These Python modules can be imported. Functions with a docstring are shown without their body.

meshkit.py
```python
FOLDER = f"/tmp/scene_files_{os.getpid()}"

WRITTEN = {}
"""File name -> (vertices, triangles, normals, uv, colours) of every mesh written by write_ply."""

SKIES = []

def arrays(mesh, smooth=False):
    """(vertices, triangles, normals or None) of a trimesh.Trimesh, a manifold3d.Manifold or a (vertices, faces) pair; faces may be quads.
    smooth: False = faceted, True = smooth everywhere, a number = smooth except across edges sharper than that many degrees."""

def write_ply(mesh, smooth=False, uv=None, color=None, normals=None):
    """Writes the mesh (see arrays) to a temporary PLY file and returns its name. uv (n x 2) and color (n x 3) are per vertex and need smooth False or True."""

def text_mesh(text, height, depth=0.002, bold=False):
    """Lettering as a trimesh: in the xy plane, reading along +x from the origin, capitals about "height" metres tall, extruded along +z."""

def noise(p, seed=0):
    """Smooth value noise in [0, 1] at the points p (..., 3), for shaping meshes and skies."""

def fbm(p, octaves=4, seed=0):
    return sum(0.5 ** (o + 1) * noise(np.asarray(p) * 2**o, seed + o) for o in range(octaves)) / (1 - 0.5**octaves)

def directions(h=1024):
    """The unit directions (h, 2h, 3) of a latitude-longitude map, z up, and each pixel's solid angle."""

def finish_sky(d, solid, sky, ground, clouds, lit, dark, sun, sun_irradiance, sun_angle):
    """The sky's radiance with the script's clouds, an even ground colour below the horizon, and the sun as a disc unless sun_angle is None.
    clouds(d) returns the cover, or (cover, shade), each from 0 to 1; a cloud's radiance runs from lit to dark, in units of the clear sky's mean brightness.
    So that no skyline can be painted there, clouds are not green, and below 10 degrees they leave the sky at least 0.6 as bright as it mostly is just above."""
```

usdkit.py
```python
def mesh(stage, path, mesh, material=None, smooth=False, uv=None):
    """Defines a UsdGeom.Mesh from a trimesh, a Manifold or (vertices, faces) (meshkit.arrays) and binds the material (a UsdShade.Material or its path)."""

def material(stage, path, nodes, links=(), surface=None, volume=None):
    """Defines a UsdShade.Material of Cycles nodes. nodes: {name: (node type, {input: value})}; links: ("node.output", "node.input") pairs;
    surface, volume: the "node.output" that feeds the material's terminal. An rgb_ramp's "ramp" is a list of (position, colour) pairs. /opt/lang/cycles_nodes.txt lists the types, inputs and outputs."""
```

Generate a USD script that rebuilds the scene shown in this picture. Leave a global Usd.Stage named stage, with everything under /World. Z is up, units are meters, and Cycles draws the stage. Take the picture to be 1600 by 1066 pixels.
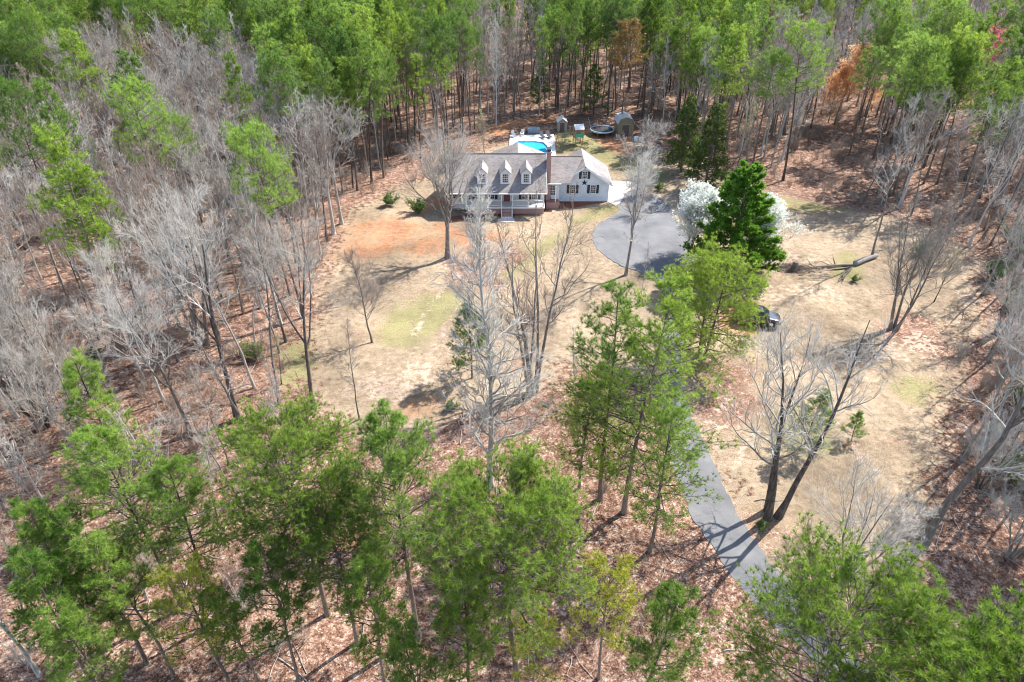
import math, numpy as np, trimesh, usdkit, meshkit
from pxr import Usd, UsdGeom, UsdLux, UsdShade, Gf, Sdf, Vt

stage = Usd.Stage.CreateInMemory()
UsdGeom.SetStageUpAxis(stage, 'Z')
UsdGeom.SetStageMetersPerUnit(stage, 1.0)
UsdGeom.Xform.Define(stage, '/World')
UsdGeom.Scope.Define(stage, '/World/Looks')

# ------------------------------------------------------------------ camera, sky, sun, exposure
CAM_Z, PITCH, FOC = 41.0, 34.5, 24.0
cam = UsdGeom.Camera.Define(stage, '/World/camera')
cam.AddTranslateOp().Set(Gf.Vec3d(0, 0, CAM_Z))
cam.AddRotateXOp().Set(90.0 - PITCH)
cam.CreateFocalLengthAttr(FOC)
cam.CreateHorizontalApertureAttr(36.0)
cam.CreateVerticalApertureAttr(24.0)
cam.CreateClippingRangeAttr(Gf.Vec2f(0.1, 20000))
cam.CreateExposureAttr(1.3)

SUN_EL = math.radians(47.0)
SUN_AZ = math.atan2(0.79, 0.61)              # from +y towards +x
sun = UsdLux.DistantLight.Define(stage, '/World/sun')
sun.AddRotateZOp().Set(180.0 - math.degrees(SUN_AZ))
sun.AddRotateXOp().Set(90.0 - math.degrees(SUN_EL))
sun.CreateNormalizeAttr(True)
sun.CreateIntensityAttr(1.2)
sun.CreateAngleAttr(0.55)
sun.CreateColorAttr(Gf.Vec3f(1.0, 0.95, 0.88))
usdkit.material(stage, '/World/Looks/sky_light', {
    'sky': ('sky_texture', {'sky_type': 'single_scattering', 'sun_disc': False, 'sun_elevation': SUN_EL, 'sun_rotation': SUN_AZ}),
    'bg': ('background_shader', {'strength': 0.15})}, [('sky.color', 'bg.color')], surface='bg.background')
dome = UsdLux.DomeLight.Define(stage, '/World/sky')
UsdShade.MaterialBindingAPI.Apply(dome.GetPrim()).Bind(UsdShade.Material.Get(stage, '/World/Looks/sky_light'))
dome.GetPrim().SetCustomDataByKey('kind', 'structure')

rng = np.random.default_rng(7)

# ------------------------------------------------------------------ layout helpers (photo pixel -> point on the flat ground)
F = 1600 * FOC / 36.0
TH = math.radians(PITCH)
def G(px, py, z=0.0):
    dx, dy = (px - 800) / F, (533 - py) / F
    d = np.array([dx, math.cos(TH) + dy * math.sin(TH), -math.sin(TH) + dy * math.cos(TH)])
    t = (CAM_Z - z) / -d[2]
    return np.array([d[0] * t, d[1] * t])
def to_px(x, y, z):
    x, y, z = np.asarray(x, float), np.asarray(y, float), np.asarray(z, float)
    dep = y * math.cos(TH) + (CAM_Z - z) * math.sin(TH)
    up = y * math.sin(TH) - (CAM_Z - z) * math.cos(TH)
    return 800 + F * x / dep, 533 - F * up / dep, dep

# ------------------------------------------------------------------ prim helpers
taken = {}
def numbered(parent, name):
    k = taken.get((parent, name), 0)
    taken[(parent, name)] = k + 1
    return f'{parent}/{name}' + (f'_{k:03d}' if k else '')
def tag(p, label=None, cat=None, group=None, kind=None):
    p = p.GetPrim() if hasattr(p, 'GetPrim') else p
    for k, v in (('label', label), ('category', cat), ('group', group), ('kind', kind)):
        if v: p.SetCustomDataByKey(k, v)
    return p
def thing(name, label, cat, loc=(0, 0, 0), rz=0.0, group=None, root='/World'):
    x = UsdGeom.Xform.Define(stage, numbered(root, name))
    x.AddTranslateOp().Set(Gf.Vec3d(*map(float, loc)))
    x.AddRotateZOp().Set(math.degrees(rz))
    tag(x, label, cat, group)
    return x
def obj(name, mesh, mat, parent=None, smooth=False, label=None, kind=None):
    path = numbered(str(parent.GetPath()) if parent is not None else '/World', name)
    m = usdkit.mesh(stage, path, mesh, '/World/Looks/' + mat, smooth=smooth)
    tag(m, label, None, None, kind)
    return m
def cat(ms):
    ms = [m if isinstance(m, trimesh.Trimesh) else trimesh.Trimesh(m[0], m[1], process=False) for m in ms]
    return trimesh.util.concatenate(ms)
def box(x0, x1, y0, y1, z0, z1):
    b = trimesh.creation.box([x1 - x0, y1 - y0, z1 - z0]); b.apply_translation([(x0 + x1) / 2, (y0 + y1) / 2, (z0 + z1) / 2]); return b
def rod(a, b, r, sec=6):
    return trimesh.creation.cylinder(r, segment=[a, b], sections=sec)
def slab(pts, th):
    """A flat polygon (3-D, convex) given thickness th below its plane."""
    p = np.asarray(pts, float); n = np.cross(p[1] - p[0], p[2] - p[0]); n /= np.linalg.norm(n)
    if n[2] < 0: n = -n
    q = np.vstack([p, p - n * th]); h = trimesh.Trimesh(q).convex_hull
    return h
def prism_xz(prof, y0, y1):
    """Polygon in x-z extruded from y0 to y1."""
    from shapely.geometry import Polygon
    m = trimesh.creation.extrude_polygon(Polygon(prof), y1 - y0, engine='earcut')
    v = m.vertices.copy(); m.vertices = np.stack([v[:, 0], y0 + v[:, 2], v[:, 1]], 1); m.invert(); return m
def prism_yz(prof, x0, x1):
    from shapely.geometry import Polygon
    m = trimesh.creation.extrude_polygon(Polygon(prof), x1 - x0, engine='earcut')
    v = m.vertices.copy(); m.vertices = np.stack([x0 + v[:, 2], v[:, 0], v[:, 1]], 1); return m

# ------------------------------------------------------------------ materials
def mat(name, nodes, links, surface):
    return usdkit.material(stage, '/World/Looks/' + name, nodes, links, surface=surface)
def plain(name, col, rough=0.6, metal=0.0, var=0.12, scale=3.0, spec=0.5):
    c = np.array(col)
    mat(name, {'tc': ('texture_coordinate', {}), 'n': ('noise_texture', {'scale': scale, 'detail': 5.0}),
               'r': ('rgb_ramp', {'ramp': [(0.3, tuple(c * (1 - var))), (0.7, tuple(np.minimum(c * (1 + var), 1)))]}),
               'p': ('principled_bsdf', {'roughness': rough, 'metallic': metal, 'specular_ior_level': spec})},
        [('tc.object', 'n.vector'), ('n.fac', 'r.fac'), ('r.color', 'p.base_color')], 'p.BSDF')
def bark(name, dark, light, scale=3.0):
    mat(name, {'tc': ('texture_coordinate', {}), 'mp': ('mapping', {'scale': (1.0, 1.0, 0.25)}),
               'n': ('noise_texture', {'scale': scale * 2, 'detail': 6.0, 'roughness': 0.65}),
               'n2': ('noise_texture', {'scale': 0.35, 'detail': 2.0}), 'oi': ('object_info', {}),
               'a': ('math', {'math_type': 'add'}), 'b': ('math', {'math_type': 'multiply_add', 'value2': 0.35, 'value3': -0.18}), 'c': ('math', {'math_type': 'add'}),
               'r': ('rgb_ramp', {'ramp': [(0.25, dark), (0.75, light)]}), 'bu': ('bump', {'strength': 0.5, 'distance': 0.05}),
               'p': ('principled_bsdf', {'roughness': 0.9, 'specular_ior_level': 0.2})},
        [('tc.object', 'mp.vector'), ('mp.vector', 'n.vector'), ('tc.object', 'n2.vector'), ('oi.random', 'b.value1'), ('n.fac', 'a.value1'), ('b.value', 'a.value2'),
         ('a.value', 'r.fac'), ('r.color', 'p.base_color'), ('n.fac', 'bu.height'), ('bu.normal', 'p.normal')], 'p.BSDF')
def foliage(name, dark, light, trans=0.35, scale=2.6, tcol=None, spec=0.5, rnd=0.32):
    mid = tuple((np.array(dark) + np.array(light)) / 2)
    mat(name, {'tc': ('texture_coordinate', {}), 'n': ('noise_texture', {'scale': scale, 'detail': 3.0}), 'g': ('geometry', {}), 'oi': ('object_info', {}),
               'm1': ('math', {'math_type': 'multiply_add', 'value2': rnd, 'value3': -rnd / 2}), 'm2': ('math', {'math_type': 'add'}),
               'm3': ('math', {'math_type': 'multiply_add', 'value2': 0.36, 'value3': -0.10}), 'm4': ('math', {'math_type': 'add'}),
               'r': ('rgb_ramp', {'ramp': [(0.2, dark), (0.5, mid), (0.8, light)]}),
               'p': ('principled_bsdf', {'roughness': 0.42, 'specular_ior_level': spec}), 't': ('translucent_bsdf', {}), 'mx': ('mix_closure', {'fac': trans}),
               'hs': ('hsv', {'hue': 0.49, 'saturation': 1.03, 'value': 1.5})},
        [('tc.object', 'n.vector'), ('oi.random', 'm1.value1'), ('n.fac', 'm2.value1'), ('m1.value', 'm2.value2'), ('g.random_per_island', 'm3.value1'), ('m2.value', 'm4.value1'), ('m3.value', 'm4.value2'),
         ('m4.value', 'r.fac'), ('r.color', 'p.base_color'), ('r.color', 'hs.color'), ('hs.color', 't.color'), ('p.BSDF', 'mx.closure1'), ('t.BSDF', 'mx.closure2')], 'mx.closure')

bark('pine_bark', (0.045, 0.033, 0.026), (0.20, 0.15, 0.12))
bark('grey_bark', (0.09, 0.078, 0.066), (0.36, 0.32, 0.28))
bark('dark_bark', (0.05, 0.04, 0.034), (0.22, 0.185, 0.155))
bark('pale_bark', (0.15, 0.14, 0.12), (0.46, 0.43, 0.38))
bark('limb_bark', (0.14, 0.125, 0.105), (0.54, 0.50, 0.45))
def twig(name, dark, light):
    mat(name, {'oi': ('object_info', {}), 'tc': ('texture_coordinate', {}), 'n': ('noise_texture', {'scale': 0.5, 'detail': 3.0}), 'm': ('math', {'math_type': 'multiply_add', 'value2': 0.6}), 'm2': ('math', {'math_type': 'multiply_add', 'value2': 0.8, 'value3': -0.2}),
               'r': ('rgb_ramp', {'ramp': [(0.1, dark), (0.9, light)]}), 'p': ('principled_bsdf', {'roughness': 0.85, 'specular_ior_level': 0.2})},
        [('tc.object', 'n.vector'), ('n.fac', 'm2.value1'), ('oi.random', 'm.value1'), ('m2.value', 'm.value3'), ('m.value', 'r.fac'), ('r.color', 'p.base_color')], 'p.BSDF')
twig('grey_twig', (0.165, 0.14, 0.115), (0.40, 0.365, 0.32))
twig('pale_twig', (0.25, 0.225, 0.19), (0.50, 0.47, 0.42))
twig('tan_twig', (0.15, 0.105, 0.08), (0.35, 0.275, 0.22))
foliage('pine_needles', (0.055, 0.125, 0.016), (0.32, 0.45, 0.09), trans=0.45, spec=0.25)
foliage('bright_needles', (0.07, 0.14, 0.014), (0.39, 0.51, 0.085), trans=0.45, spec=0.25)
foliage('dark_needles', (0.045, 0.105, 0.016), (0.24, 0.36, 0.08), trans=0.42, spec=0.25)
foliage('yellow_needles', (0.16, 0.20, 0.02), (0.55, 0.54, 0.08), trans=0.45)
foliage('cedar_leaves', (0.05, 0.14, 0.018), (0.24, 0.43, 0.05), trans=0.45, spec=0.25)
foliage('rusty_leaves', (0.58, 0.34, 0.15), (0.85, 0.60, 0.34), trans=0.5, spec=0.2)
foliage('brown_needles', (0.12, 0.075, 0.02), (0.30, 0.19, 0.05), trans=0.3)
foliage('red_buds', (0.50, 0.10, 0.12), (0.72, 0.26, 0.26), trans=0.35)
foliage('pale_buds', (0.30, 0.32, 0.14), (0.48, 0.50, 0.28), trans=0.35)
foliage('white_blossom', (0.58, 0.61, 0.54), (0.86, 0.86, 0.84), trans=0.3, spec=0.1)
foliage('shrub_leaves', (0.05, 0.11, 0.02), (0.22, 0.29, 0.06), trans=0.3)

# ------------------------------------------------------------------ ground zones (painted by what grows or lies there)
from PIL import Image, ImageDraw, ImageFilter
ZR, ZX0, ZY0, ZW, ZH = 4, -100, 0, 200, 150       # raster: 4 cells per metre
def zone(polys, blur, widths=None):
    im = Image.new('L', (ZW * ZR, ZH * ZR), 0); d = ImageDraw.Draw(im)
    for k, p in enumerate(polys):
        q = [tuple(((np.array(c) - [ZX0, ZY0]) * ZR).tolist()) for c in p]
        if widths: d.line(q, fill=255, width=max(1, int(widths[k] * ZR)))
        else: d.polygon(q, fill=255)
    return np.asarray(im.filter(ImageFilter.GaussianBlur(blur * ZR)), float) / 255
def sample(z, x, y):
    i = np.clip(((np.asarray(x) - ZX0) * ZR).astype(int), 0, ZW * ZR - 1); j = np.clip(((np.asarray(y) - ZY0) * ZR).astype(int), 0, ZH * ZR - 1)
    inside = (np.asarray(x) > ZX0) & (np.asarray(x) < ZX0 + ZW) & (np.asarray(y) > ZY0) & (np.asarray(y) < ZY0 + ZH)
    return np.where(inside, z[j, i], 0)
PX = lambda *p: [G(*c) for c in p]
ROAD_L = [(1330, 1110), (1282, 1045), (1238, 1005), (1186, 954), (1145, 903), (1110, 852), (1078, 800), (1056, 750), (1042, 690), (1036, 640), (1034, 590), (1036, 530), (1038, 480), (1036, 446)]
ROAD_R = [(1420, 1110), (1356, 1045), (1308, 995), (1250, 922), (1204, 879), (1156, 814), (1130, 757), (1104, 700), (1082, 655), (1070, 610), (1065, 560), (1064, 520), (1066, 480), (1072, 436)]
LOOP = [(1036, 446), (1005, 427), (970, 415), (949, 403), (933, 390), (925, 375), (928, 360), (940, 346), (957, 338), (968, 330), (968, 318), (975, 303), (995, 296), (1025, 305), (1045, 322), (1060, 350), (1080, 375), (1088, 405), (1072, 436)]
road_poly = PX(*ROAD_L) + PX(*LOOP[1:-1]) + PX(*ROAD_R[::-1])
PAD = PX((944, 313), (944, 291), (957, 283), (985, 284), (1000, 290), (976, 303), (969, 318), (962, 322))
z_lawn = zone([PX((545, 330), (700, 260), (770, 225), (1000, 215), (1180, 285), (1330, 310), (1430, 345), (1500, 380), (1530, 420), (1530, 500), (1480, 640), (1440, 860), (1400, 980), (1180, 960), (1090, 680), (1000, 600), (880, 560), (820, 640), (700, 640), (640, 700), (500, 650), (470, 560), (520, 400))], 2.0)
z_front = zone([PX((540, 340), (620, 335), (700, 350), (800, 345), (800, 395), (700, 400), (600, 400), (520, 430), (530, 370))], 2.2)
z_back = zone([PX((640, 320), (700, 300), (700, 322), (650, 335)),
               PX((760, 205), (790, 190), (870, 180), (880, 190), (800, 200), (780, 215)), PX((905, 200), (925, 196), (980, 210), (985, 240), (950, 240), (925, 220)),
               PX((1130, 470), (1190, 470), (1180, 520), (1120, 530)), PX((700, 740), (760, 715), (760, 770), (720, 775)), PX((600, 640), (700, 610), (660, 660)), PX((520, 830), (620, 830), (600, 880), (540, 870)), PX((790, 560), (830, 550), (830, 590)), PX((1500, 880), (1560, 860), (1570, 920), (1520, 930))], 1.0)
z_clay = np.maximum(z_front * 0.72, z_back)
z_green = zone([PX((600, 480), (720, 445), (730, 475), (680, 520), (640, 560), (590, 540)), PX((870, 205), (910, 205), (960, 240), (1050, 270), (1040, 300), (960, 262), (900, 235), (865, 245)),
                PX((930, 322), (970, 315), (960, 335), (900, 350), (880, 345)), PX((440, 540), (500, 520), (480, 600), (430, 610)), PX((1190, 300), (1320, 318), (1330, 330), (1250, 335), (1190, 320)), PX((740, 440), (830, 380), (900, 350), (860, 400), (790, 450)),
                PX((1200, 640), (1300, 640), (1300, 720), (1220, 720)), PX((1390, 580), (1470, 600), (1450, 640), (1390, 620)), PX((830, 1015), (900, 1015), (900, 1045), (820, 1040)), PX((1310, 395), (1340, 390), (1350, 440), (1290, 440))], 0.9)
z_litter = zone([PX((820, 640), (1000, 590), (1040, 700), (1100, 860), (1180, 960), (1280, 1066), (700, 1066), (650, 800), (690, 680)), PX((1080, 560), (1180, 560), (1200, 640), (1100, 700)), PX((700, 400), (780, 370), (830, 400), (760, 460), (690, 440)),
                 PX((1130, 700), (1200, 800), (1240, 850), (1330, 900), (1300, 960), (1230, 900), (1150, 800)), PX((1390, 480), (1500, 500), (1480, 580), (1380, 540)), PX((1190, 300), (1330, 330), (1430, 350), (1430, 330), (1300, 290), (1180, 270)), PX((1450, 860), (1560, 880), (1600, 1000), (1450, 960))], 1.6)
z_pale = zone([PX((800, 340), (760, 345), (740, 370), (800, 360)), PX((1195, 395), (1300, 400), (1290, 420), (1200, 425)), PX((1180, 445), (1320, 450), (1330, 470), (1180, 470)), PX((1500, 400), (1530, 405), (1530, 480), (1480, 500), (1500, 450)), PX((520, 620), (640, 560), (700, 580), (600, 650)), PX((1300, 560), (1480, 500), (1460, 580))], 1.0)
tr = [PX((1060, 720), (1120, 640), (1180, 600), (1260, 560)), PX((1080, 700), (1140, 660), (1220, 640)), PX((1120, 800), (1150, 730), (1200, 650)), PX((640, 560), (660, 490), (700, 440)), PX((660, 585), (700, 500), (730, 450)), PX((600, 620), (700, 590), (740, 540)), PX((560, 600), (640, 530), (670, 470)), PX((1050, 270), (1180, 380), (1240, 400)), PX((1300, 640), (1350, 720), (1330, 840))]
z_track = zone(tr, 0.22, [0.6] * len(tr))
z_flat = zone([road_poly, PAD, PX((660, 360), (660, 300), (780, 210), (1000, 210), (1000, 320), (850, 360))], 0.8)
z_mulch = zone([PX((700, 345), (700, 338), (855, 322), (880, 313), (950, 309), (965, 314), (880, 326), (790, 338))], 0.25)

def ground_z(x, y):
    p = np.stack([np.asarray(x) * 0.12, np.asarray(y) * 0.12, np.zeros(np.shape(x))], -1)
    h = (meshkit.fbm(p, 4, 3) - 0.5) * 0.9
    return h * (1 - np.clip(sample(z_flat, x, y) * 1.6, 0, 1)) * np.clip((np.asarray(y) + 5) / 10, 0, 1)

def axis(lo, hi, step, far):
    a = list(np.arange(lo, hi + 1e-6, step)); s = step
    b, c = [], []
    x = hi
    while x < far: s *= 1.25; x += s; b.append(x)
    s, x = step, lo
    while x > -far: s *= 1.25; x -= s; c.append(x)
    return np.array(c[::-1] + a + b)
gx, gy = axis(-80, 80, 0.55, 4000), axis(6, 140, 0.55, 4000)
XX, YY = np.meshgrid(gx, gy)
ZZ = ground_z(XX, YY)
gv = np.stack([XX, YY, ZZ], -1).reshape(-1, 3)
nx, ny = len(gx), len(gy)
i, j = np.meshgrid(np.arange(nx - 1), np.arange(ny - 1))
q = (j * nx + i).ravel()
gf = np.vstack([np.stack([q, q + 1, q + nx + 1], 1), np.stack([q, q + nx + 1, q + nx], 1)])
def zone_map(name, links):
    pass
mat('soil', {
    'geo': ('geometry', {}), 'za': ('attribute', {'attribute': 'zone_a'}), 'zb': ('attribute', {'attribute': 'zone_b'}), 'sa': ('separate_color', {}), 'sb': ('separate_color', {}),
    'nb': ('noise_texture', {'scale': 0.22, 'detail': 6.0, 'roughness': 0.6}), 'nf': ('noise_texture', {'scale': 1.6, 'detail': 8.0, 'roughness': 0.72}), 'ng': ('noise_texture', {'scale': 11.0, 'detail': 4.0, 'roughness': 0.7}),
    'v': ('voronoi_texture', {'scale': 9.0, 'randomness': 1.0}), 'v2': ('voronoi_texture', {'scale': 19.0}),
    'sv': ('separate_color', {}), 'sv2': ('separate_color', {}),
    'leaf': ('rgb_ramp', {'ramp': [(0.0, (0.07, 0.036, 0.025)), (0.35, (0.185, 0.098, 0.068)), (0.65, (0.30, 0.18, 0.127)), (0.9, (0.44, 0.32, 0.24)), (1.0, (0.54, 0.45, 0.37))]}),
    'straw': ('rgb_ramp', {'ramp': [(0.2, (0.17, 0.115, 0.075)), (0.42, (0.31, 0.235, 0.155)), (0.6, (0.41, 0.325, 0.225)), (0.8, (0.53, 0.44, 0.32))]}),
    'clay': ('rgb_ramp', {'ramp': [(0.2, (0.26, 0.10, 0.05)), (0.45, (0.42, 0.19, 0.095)), (0.7, (0.50, 0.32, 0.19))]}),
    'green': ('rgb_ramp', {'ramp': [(0.2, (0.15, 0.145, 0.06)), (0.5, (0.27, 0.255, 0.115)), (0.8, (0.42, 0.36, 0.20))]}),
    'pale': ('rgb_ramp', {'ramp': [(0.2, (0.40, 0.29, 0.21)), (0.8, (0.60, 0.49, 0.38))]}),
    'mulch': ('rgb_ramp', {'ramp': [(0.2, (0.16, 0.055, 0.035)), (0.8, (0.36, 0.14, 0.09))]}),
    'lm': ('math', {'math_type': 'multiply_add', 'value2': 0.55}), 'lm2': ('math', {'math_type': 'multiply_add', 'value2': 0.45}),
    'f1': ('math', {'math_type': 'multiply_add', 'value2': 1.5, 'value3': -0.75}), 'f2': ('math', {'math_type': 'multiply_add', 'value2': 2.6, 'value3': -1.3}), 'fs': ('math', {'math_type': 'add'}),
    **{f'a{k}': ('math', {'math_type': 'add'}) for k in range(6)},
    **{f's{k}': ('map_range', {'range_type': 'smoothstep', 'from_min': 0.32, 'from_max': 0.68, 'clamp': True}) for k in range(6)},
    **{f'x{k}': ('mix_color', {}) for k in range(6)},
    'nd': ('noise_texture', {'scale': 0.09, 'detail': 7.0, 'roughness': 0.7}), 'dm': ('map_range', {'from_min': 0.35, 'from_max': 0.65, 'to_min': 0.62, 'to_max': 1.22, 'clamp': True}), 'dmm': ('math', {'math_type': 'multiply'}), 'fa': ('map_range', {'from_min': 0.70, 'from_max': 0.76, 'clamp': True}), 'fb': ('map_range', {'from_min': 0.42, 'from_max': 0.62, 'to_min': 0.12, 'to_max': 0.75, 'clamp': True}), 'fm': ('math', {'math_type': 'multiply'}), 'x6': ('mix_color', {}), 'dk': ('map_range', {'from_min': 0.3, 'from_max': 0.7, 'to_min': 0.66, 'to_max': 1.2, 'clamp': True}), 'dkc': ('combine_color', {}), 'xd': ('mix_color', {'blend_type': 'multiply', 'fac': 1.0, 'use_clamp': False}),
    'bh': ('math', {'math_type': 'add'}), 'bu': ('bump', {'strength': 0.9, 'distance': 0.08}),
    'p': ('principled_bsdf', {'roughness': 0.95, 'specular_ior_level': 0.1})},
    [('geo.position', f'{n}.vector') for n in ('nb', 'nf', 'ng', 'v', 'v2')] +
    [('za.color', 'sa.color'), ('zb.color', 'sb.color'), ('v.color', 'sv.color'), ('v2.color', 'sv2.color'),
     ('sv.r', 'lm.value1'), ('lm2.value', 'lm.value3'), ('sv2.g', 'lm2.value1'), ('f2.value', 'lm2.value3'), ('lm.value', 'leaf.fac'),
     ('nf.fac', 'f2.value1'), ('nb.fac', 'f1.value1'), ('f1.value', 'fs.value1'), ('f2.value', 'fs.value2'),
     ('nf.fac', 'straw.fac'), ('nf.fac', 'clay.fac'), ('ng.fac', 'green.fac'), ('nf.fac', 'pale.fac'), ('ng.fac', 'mulch.fac'),
     ('sa.r', 'a0.value1'), ('sa.g', 'a1.value1'), ('sa.b', 'a2.value1'), ('sb.r', 'a3.value1'), ('sb.g', 'a4.value1'), ('sb.b', 'a5.value1')] +
    [('fs.value', f'a{k}.value2') for k in range(6)] + [(f'a{k}.value', f's{k}.value') for k in range(6)] + [(f's{k}.result', f'x{k}.fac') for k in range(6)] +
    [('leaf.color', 'x0.a'), ('straw.color', 'x0.b'), ('x0.result', 'x1.a'), ('clay.color', 'x1.b'), ('x1.result', 'x2.a'), ('green.color', 'x2.b'),
     ('x2.result', 'x3.a'), ('leaf.color', 'x3.b'), ('x3.result', 'x4.a'), ('pale.color', 'x4.b'), ('sv2.r', 'fa.value'), ('nb.fac', 'fb.value'), ('fa.result', 'fm.value1'), ('fb.result', 'fm.value2'), ('fm.value', 'x6.fac'), ('x4.result', 'x6.a'), ('leaf.color', 'x6.b'), ('x6.result', 'x5.a'), ('mulch.color', 'x5.b'),
     ('ng.fac', 'dk.value'), ('geo.position', 'nd.vector'), ('nd.fac', 'dm.value'), ('dk.result', 'dmm.value1'), ('dm.result', 'dmm.value2'), ('dmm.value', 'dkc.r'), ('dmm.value', 'dkc.g'), ('dmm.value', 'dkc.b'), ('x5.result', 'xd.a'), ('dkc.color', 'xd.b'), ('xd.result', 'p.base_color'),
     ('sv.r', 'bh.value1'), ('ng.fac', 'bh.value2'), ('bh.value', 'bu.height'), ('bu.normal', 'p.normal')], 'p.BSDF')
ground = usdkit.mesh(stage, '/World/ground', (gv, gf), '/World/Looks/soil', smooth=True)
tag(ground, kind='structure')
X, Y = gv[:, 0], gv[:, 1]
pv = UsdGeom.PrimvarsAPI(ground)
pale = np.clip(sample(z_pale, X, Y) * 0.5 + sample(z_track, X, Y) * 0.6, 0, 1)
far_clear = np.exp(-(((X - 66) / 26) ** 2 + ((Y - 318) / 16) ** 2))          # the bare field beyond the woods
za = np.stack([sample(z_lawn, X, Y), sample(z_clay, X, Y) * 0.9, sample(z_green, X, Y) * 0.78], 1)
zb = np.stack([sample(z_litter, X, Y) * 0.9, np.clip(pale + far_clear, 0, 1), sample(z_mulch, X, Y)], 1)
for nm, a in (('zone_a', za), ('zone_b', zb)):
    pv.CreatePrimvar(nm, Sdf.ValueTypeNames.Color3fArray, 'vertex').Set(Vt.Vec3fArray.FromNumpy(np.ascontiguousarray(a, np.float32)))

# ------------------------------------------------------------------ driveway
mat('asphalt', {'geo': ('geometry', {}), 'n': ('noise_texture', {'scale': 0.3, 'detail': 8.0, 'roughness': 0.65}), 'ng': ('noise_texture', {'scale': 28.0, 'detail': 3.0}), 'a': ('math', {'math_type': 'multiply_add', 'value2': 0.45}),
                'r': ('rgb_ramp', {'ramp': [(0.4, (0.075, 0.076, 0.082)), (0.65, (0.125, 0.126, 0.133)), (0.85, (0.165, 0.165, 0.168)), (1.0, (0.21, 0.205, 0.20))]}),
                'nd': ('noise_texture', {'scale': 1.2, 'detail': 4.0}), 'wv': ('vector_math', {'math_type': 'multiply_add', 'vector2': (0.8, 0.8, 0.8)}), 'v': ('voronoi_texture', {'feature': 'distance_to_edge', 'scale': 0.3}), 'cr': ('map_range', {'from_min': 0.002, 'from_max': 0.007, 'to_min': 0.5, 'to_max': 0.0, 'clamp': True}),
                'cx': ('mix_color', {'b': (0.05, 0.045, 0.045)}),
                'lv': ('voronoi_texture', {'scale': 7.0}), 'ls': ('separate_color', {}), 'lt': ('map_range', {'from_min': 0.90, 'from_max': 0.92, 'clamp': True}), 'l2': ('map_range', {'from_min': 0.25, 'from_max': 0.2, 'clamp': True}), 'lm': ('math', {'math_type': 'multiply'}), 'lx': ('mix_color', {'b': (0.30, 0.18, 0.12)}),
                'bu': ('bump', {'strength': 0.3, 'distance': 0.01}), 'p': ('principled_bsdf', {'roughness': 0.85, 'specular_ior_level': 0.3})},
    [('geo.position', 'n.vector'), ('geo.position', 'ng.vector'), ('geo.position', 'nd.vector'), ('geo.position', 'lv.vector'), ('nd.color', 'wv.vector1'), ('geo.position', 'wv.vector3'), ('wv.vector', 'v.vector'), ('v.distance', 'cr.value'),
     ('ng.fac', 'a.value1'), ('n.fac', 'a.value3'), ('a.value', 'r.fac'), ('r.color', 'cx.a'), ('cr.result', 'cx.fac'), ('lv.color', 'ls.color'), ('ls.r', 'lt.value'), ('lv.distance', 'l2.value'), ('lt.result', 'lm.value1'), ('l2.result', 'lm.value2'),
     ('lm.value', 'lx.fac'), ('cx.result', 'lx.a'), ('lx.result', 'p.base_color'), ('ng.fac', 'bu.height'), ('bu.normal', 'p.normal')], 'p.BSDF')
plain('concrete', (0.47, 0.44, 0.40), 0.85, var=0.12, scale=0.8)
from shapely.geometry import Polygon
def sheet(poly, z0, z1):
    m = trimesh.creation.extrude_polygon(Polygon(poly).buffer(0.35).buffer(-0.35).buffer(0), z1 - z0, engine='earcut'); m.apply_translation([0, 0, z0]); return m
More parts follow.
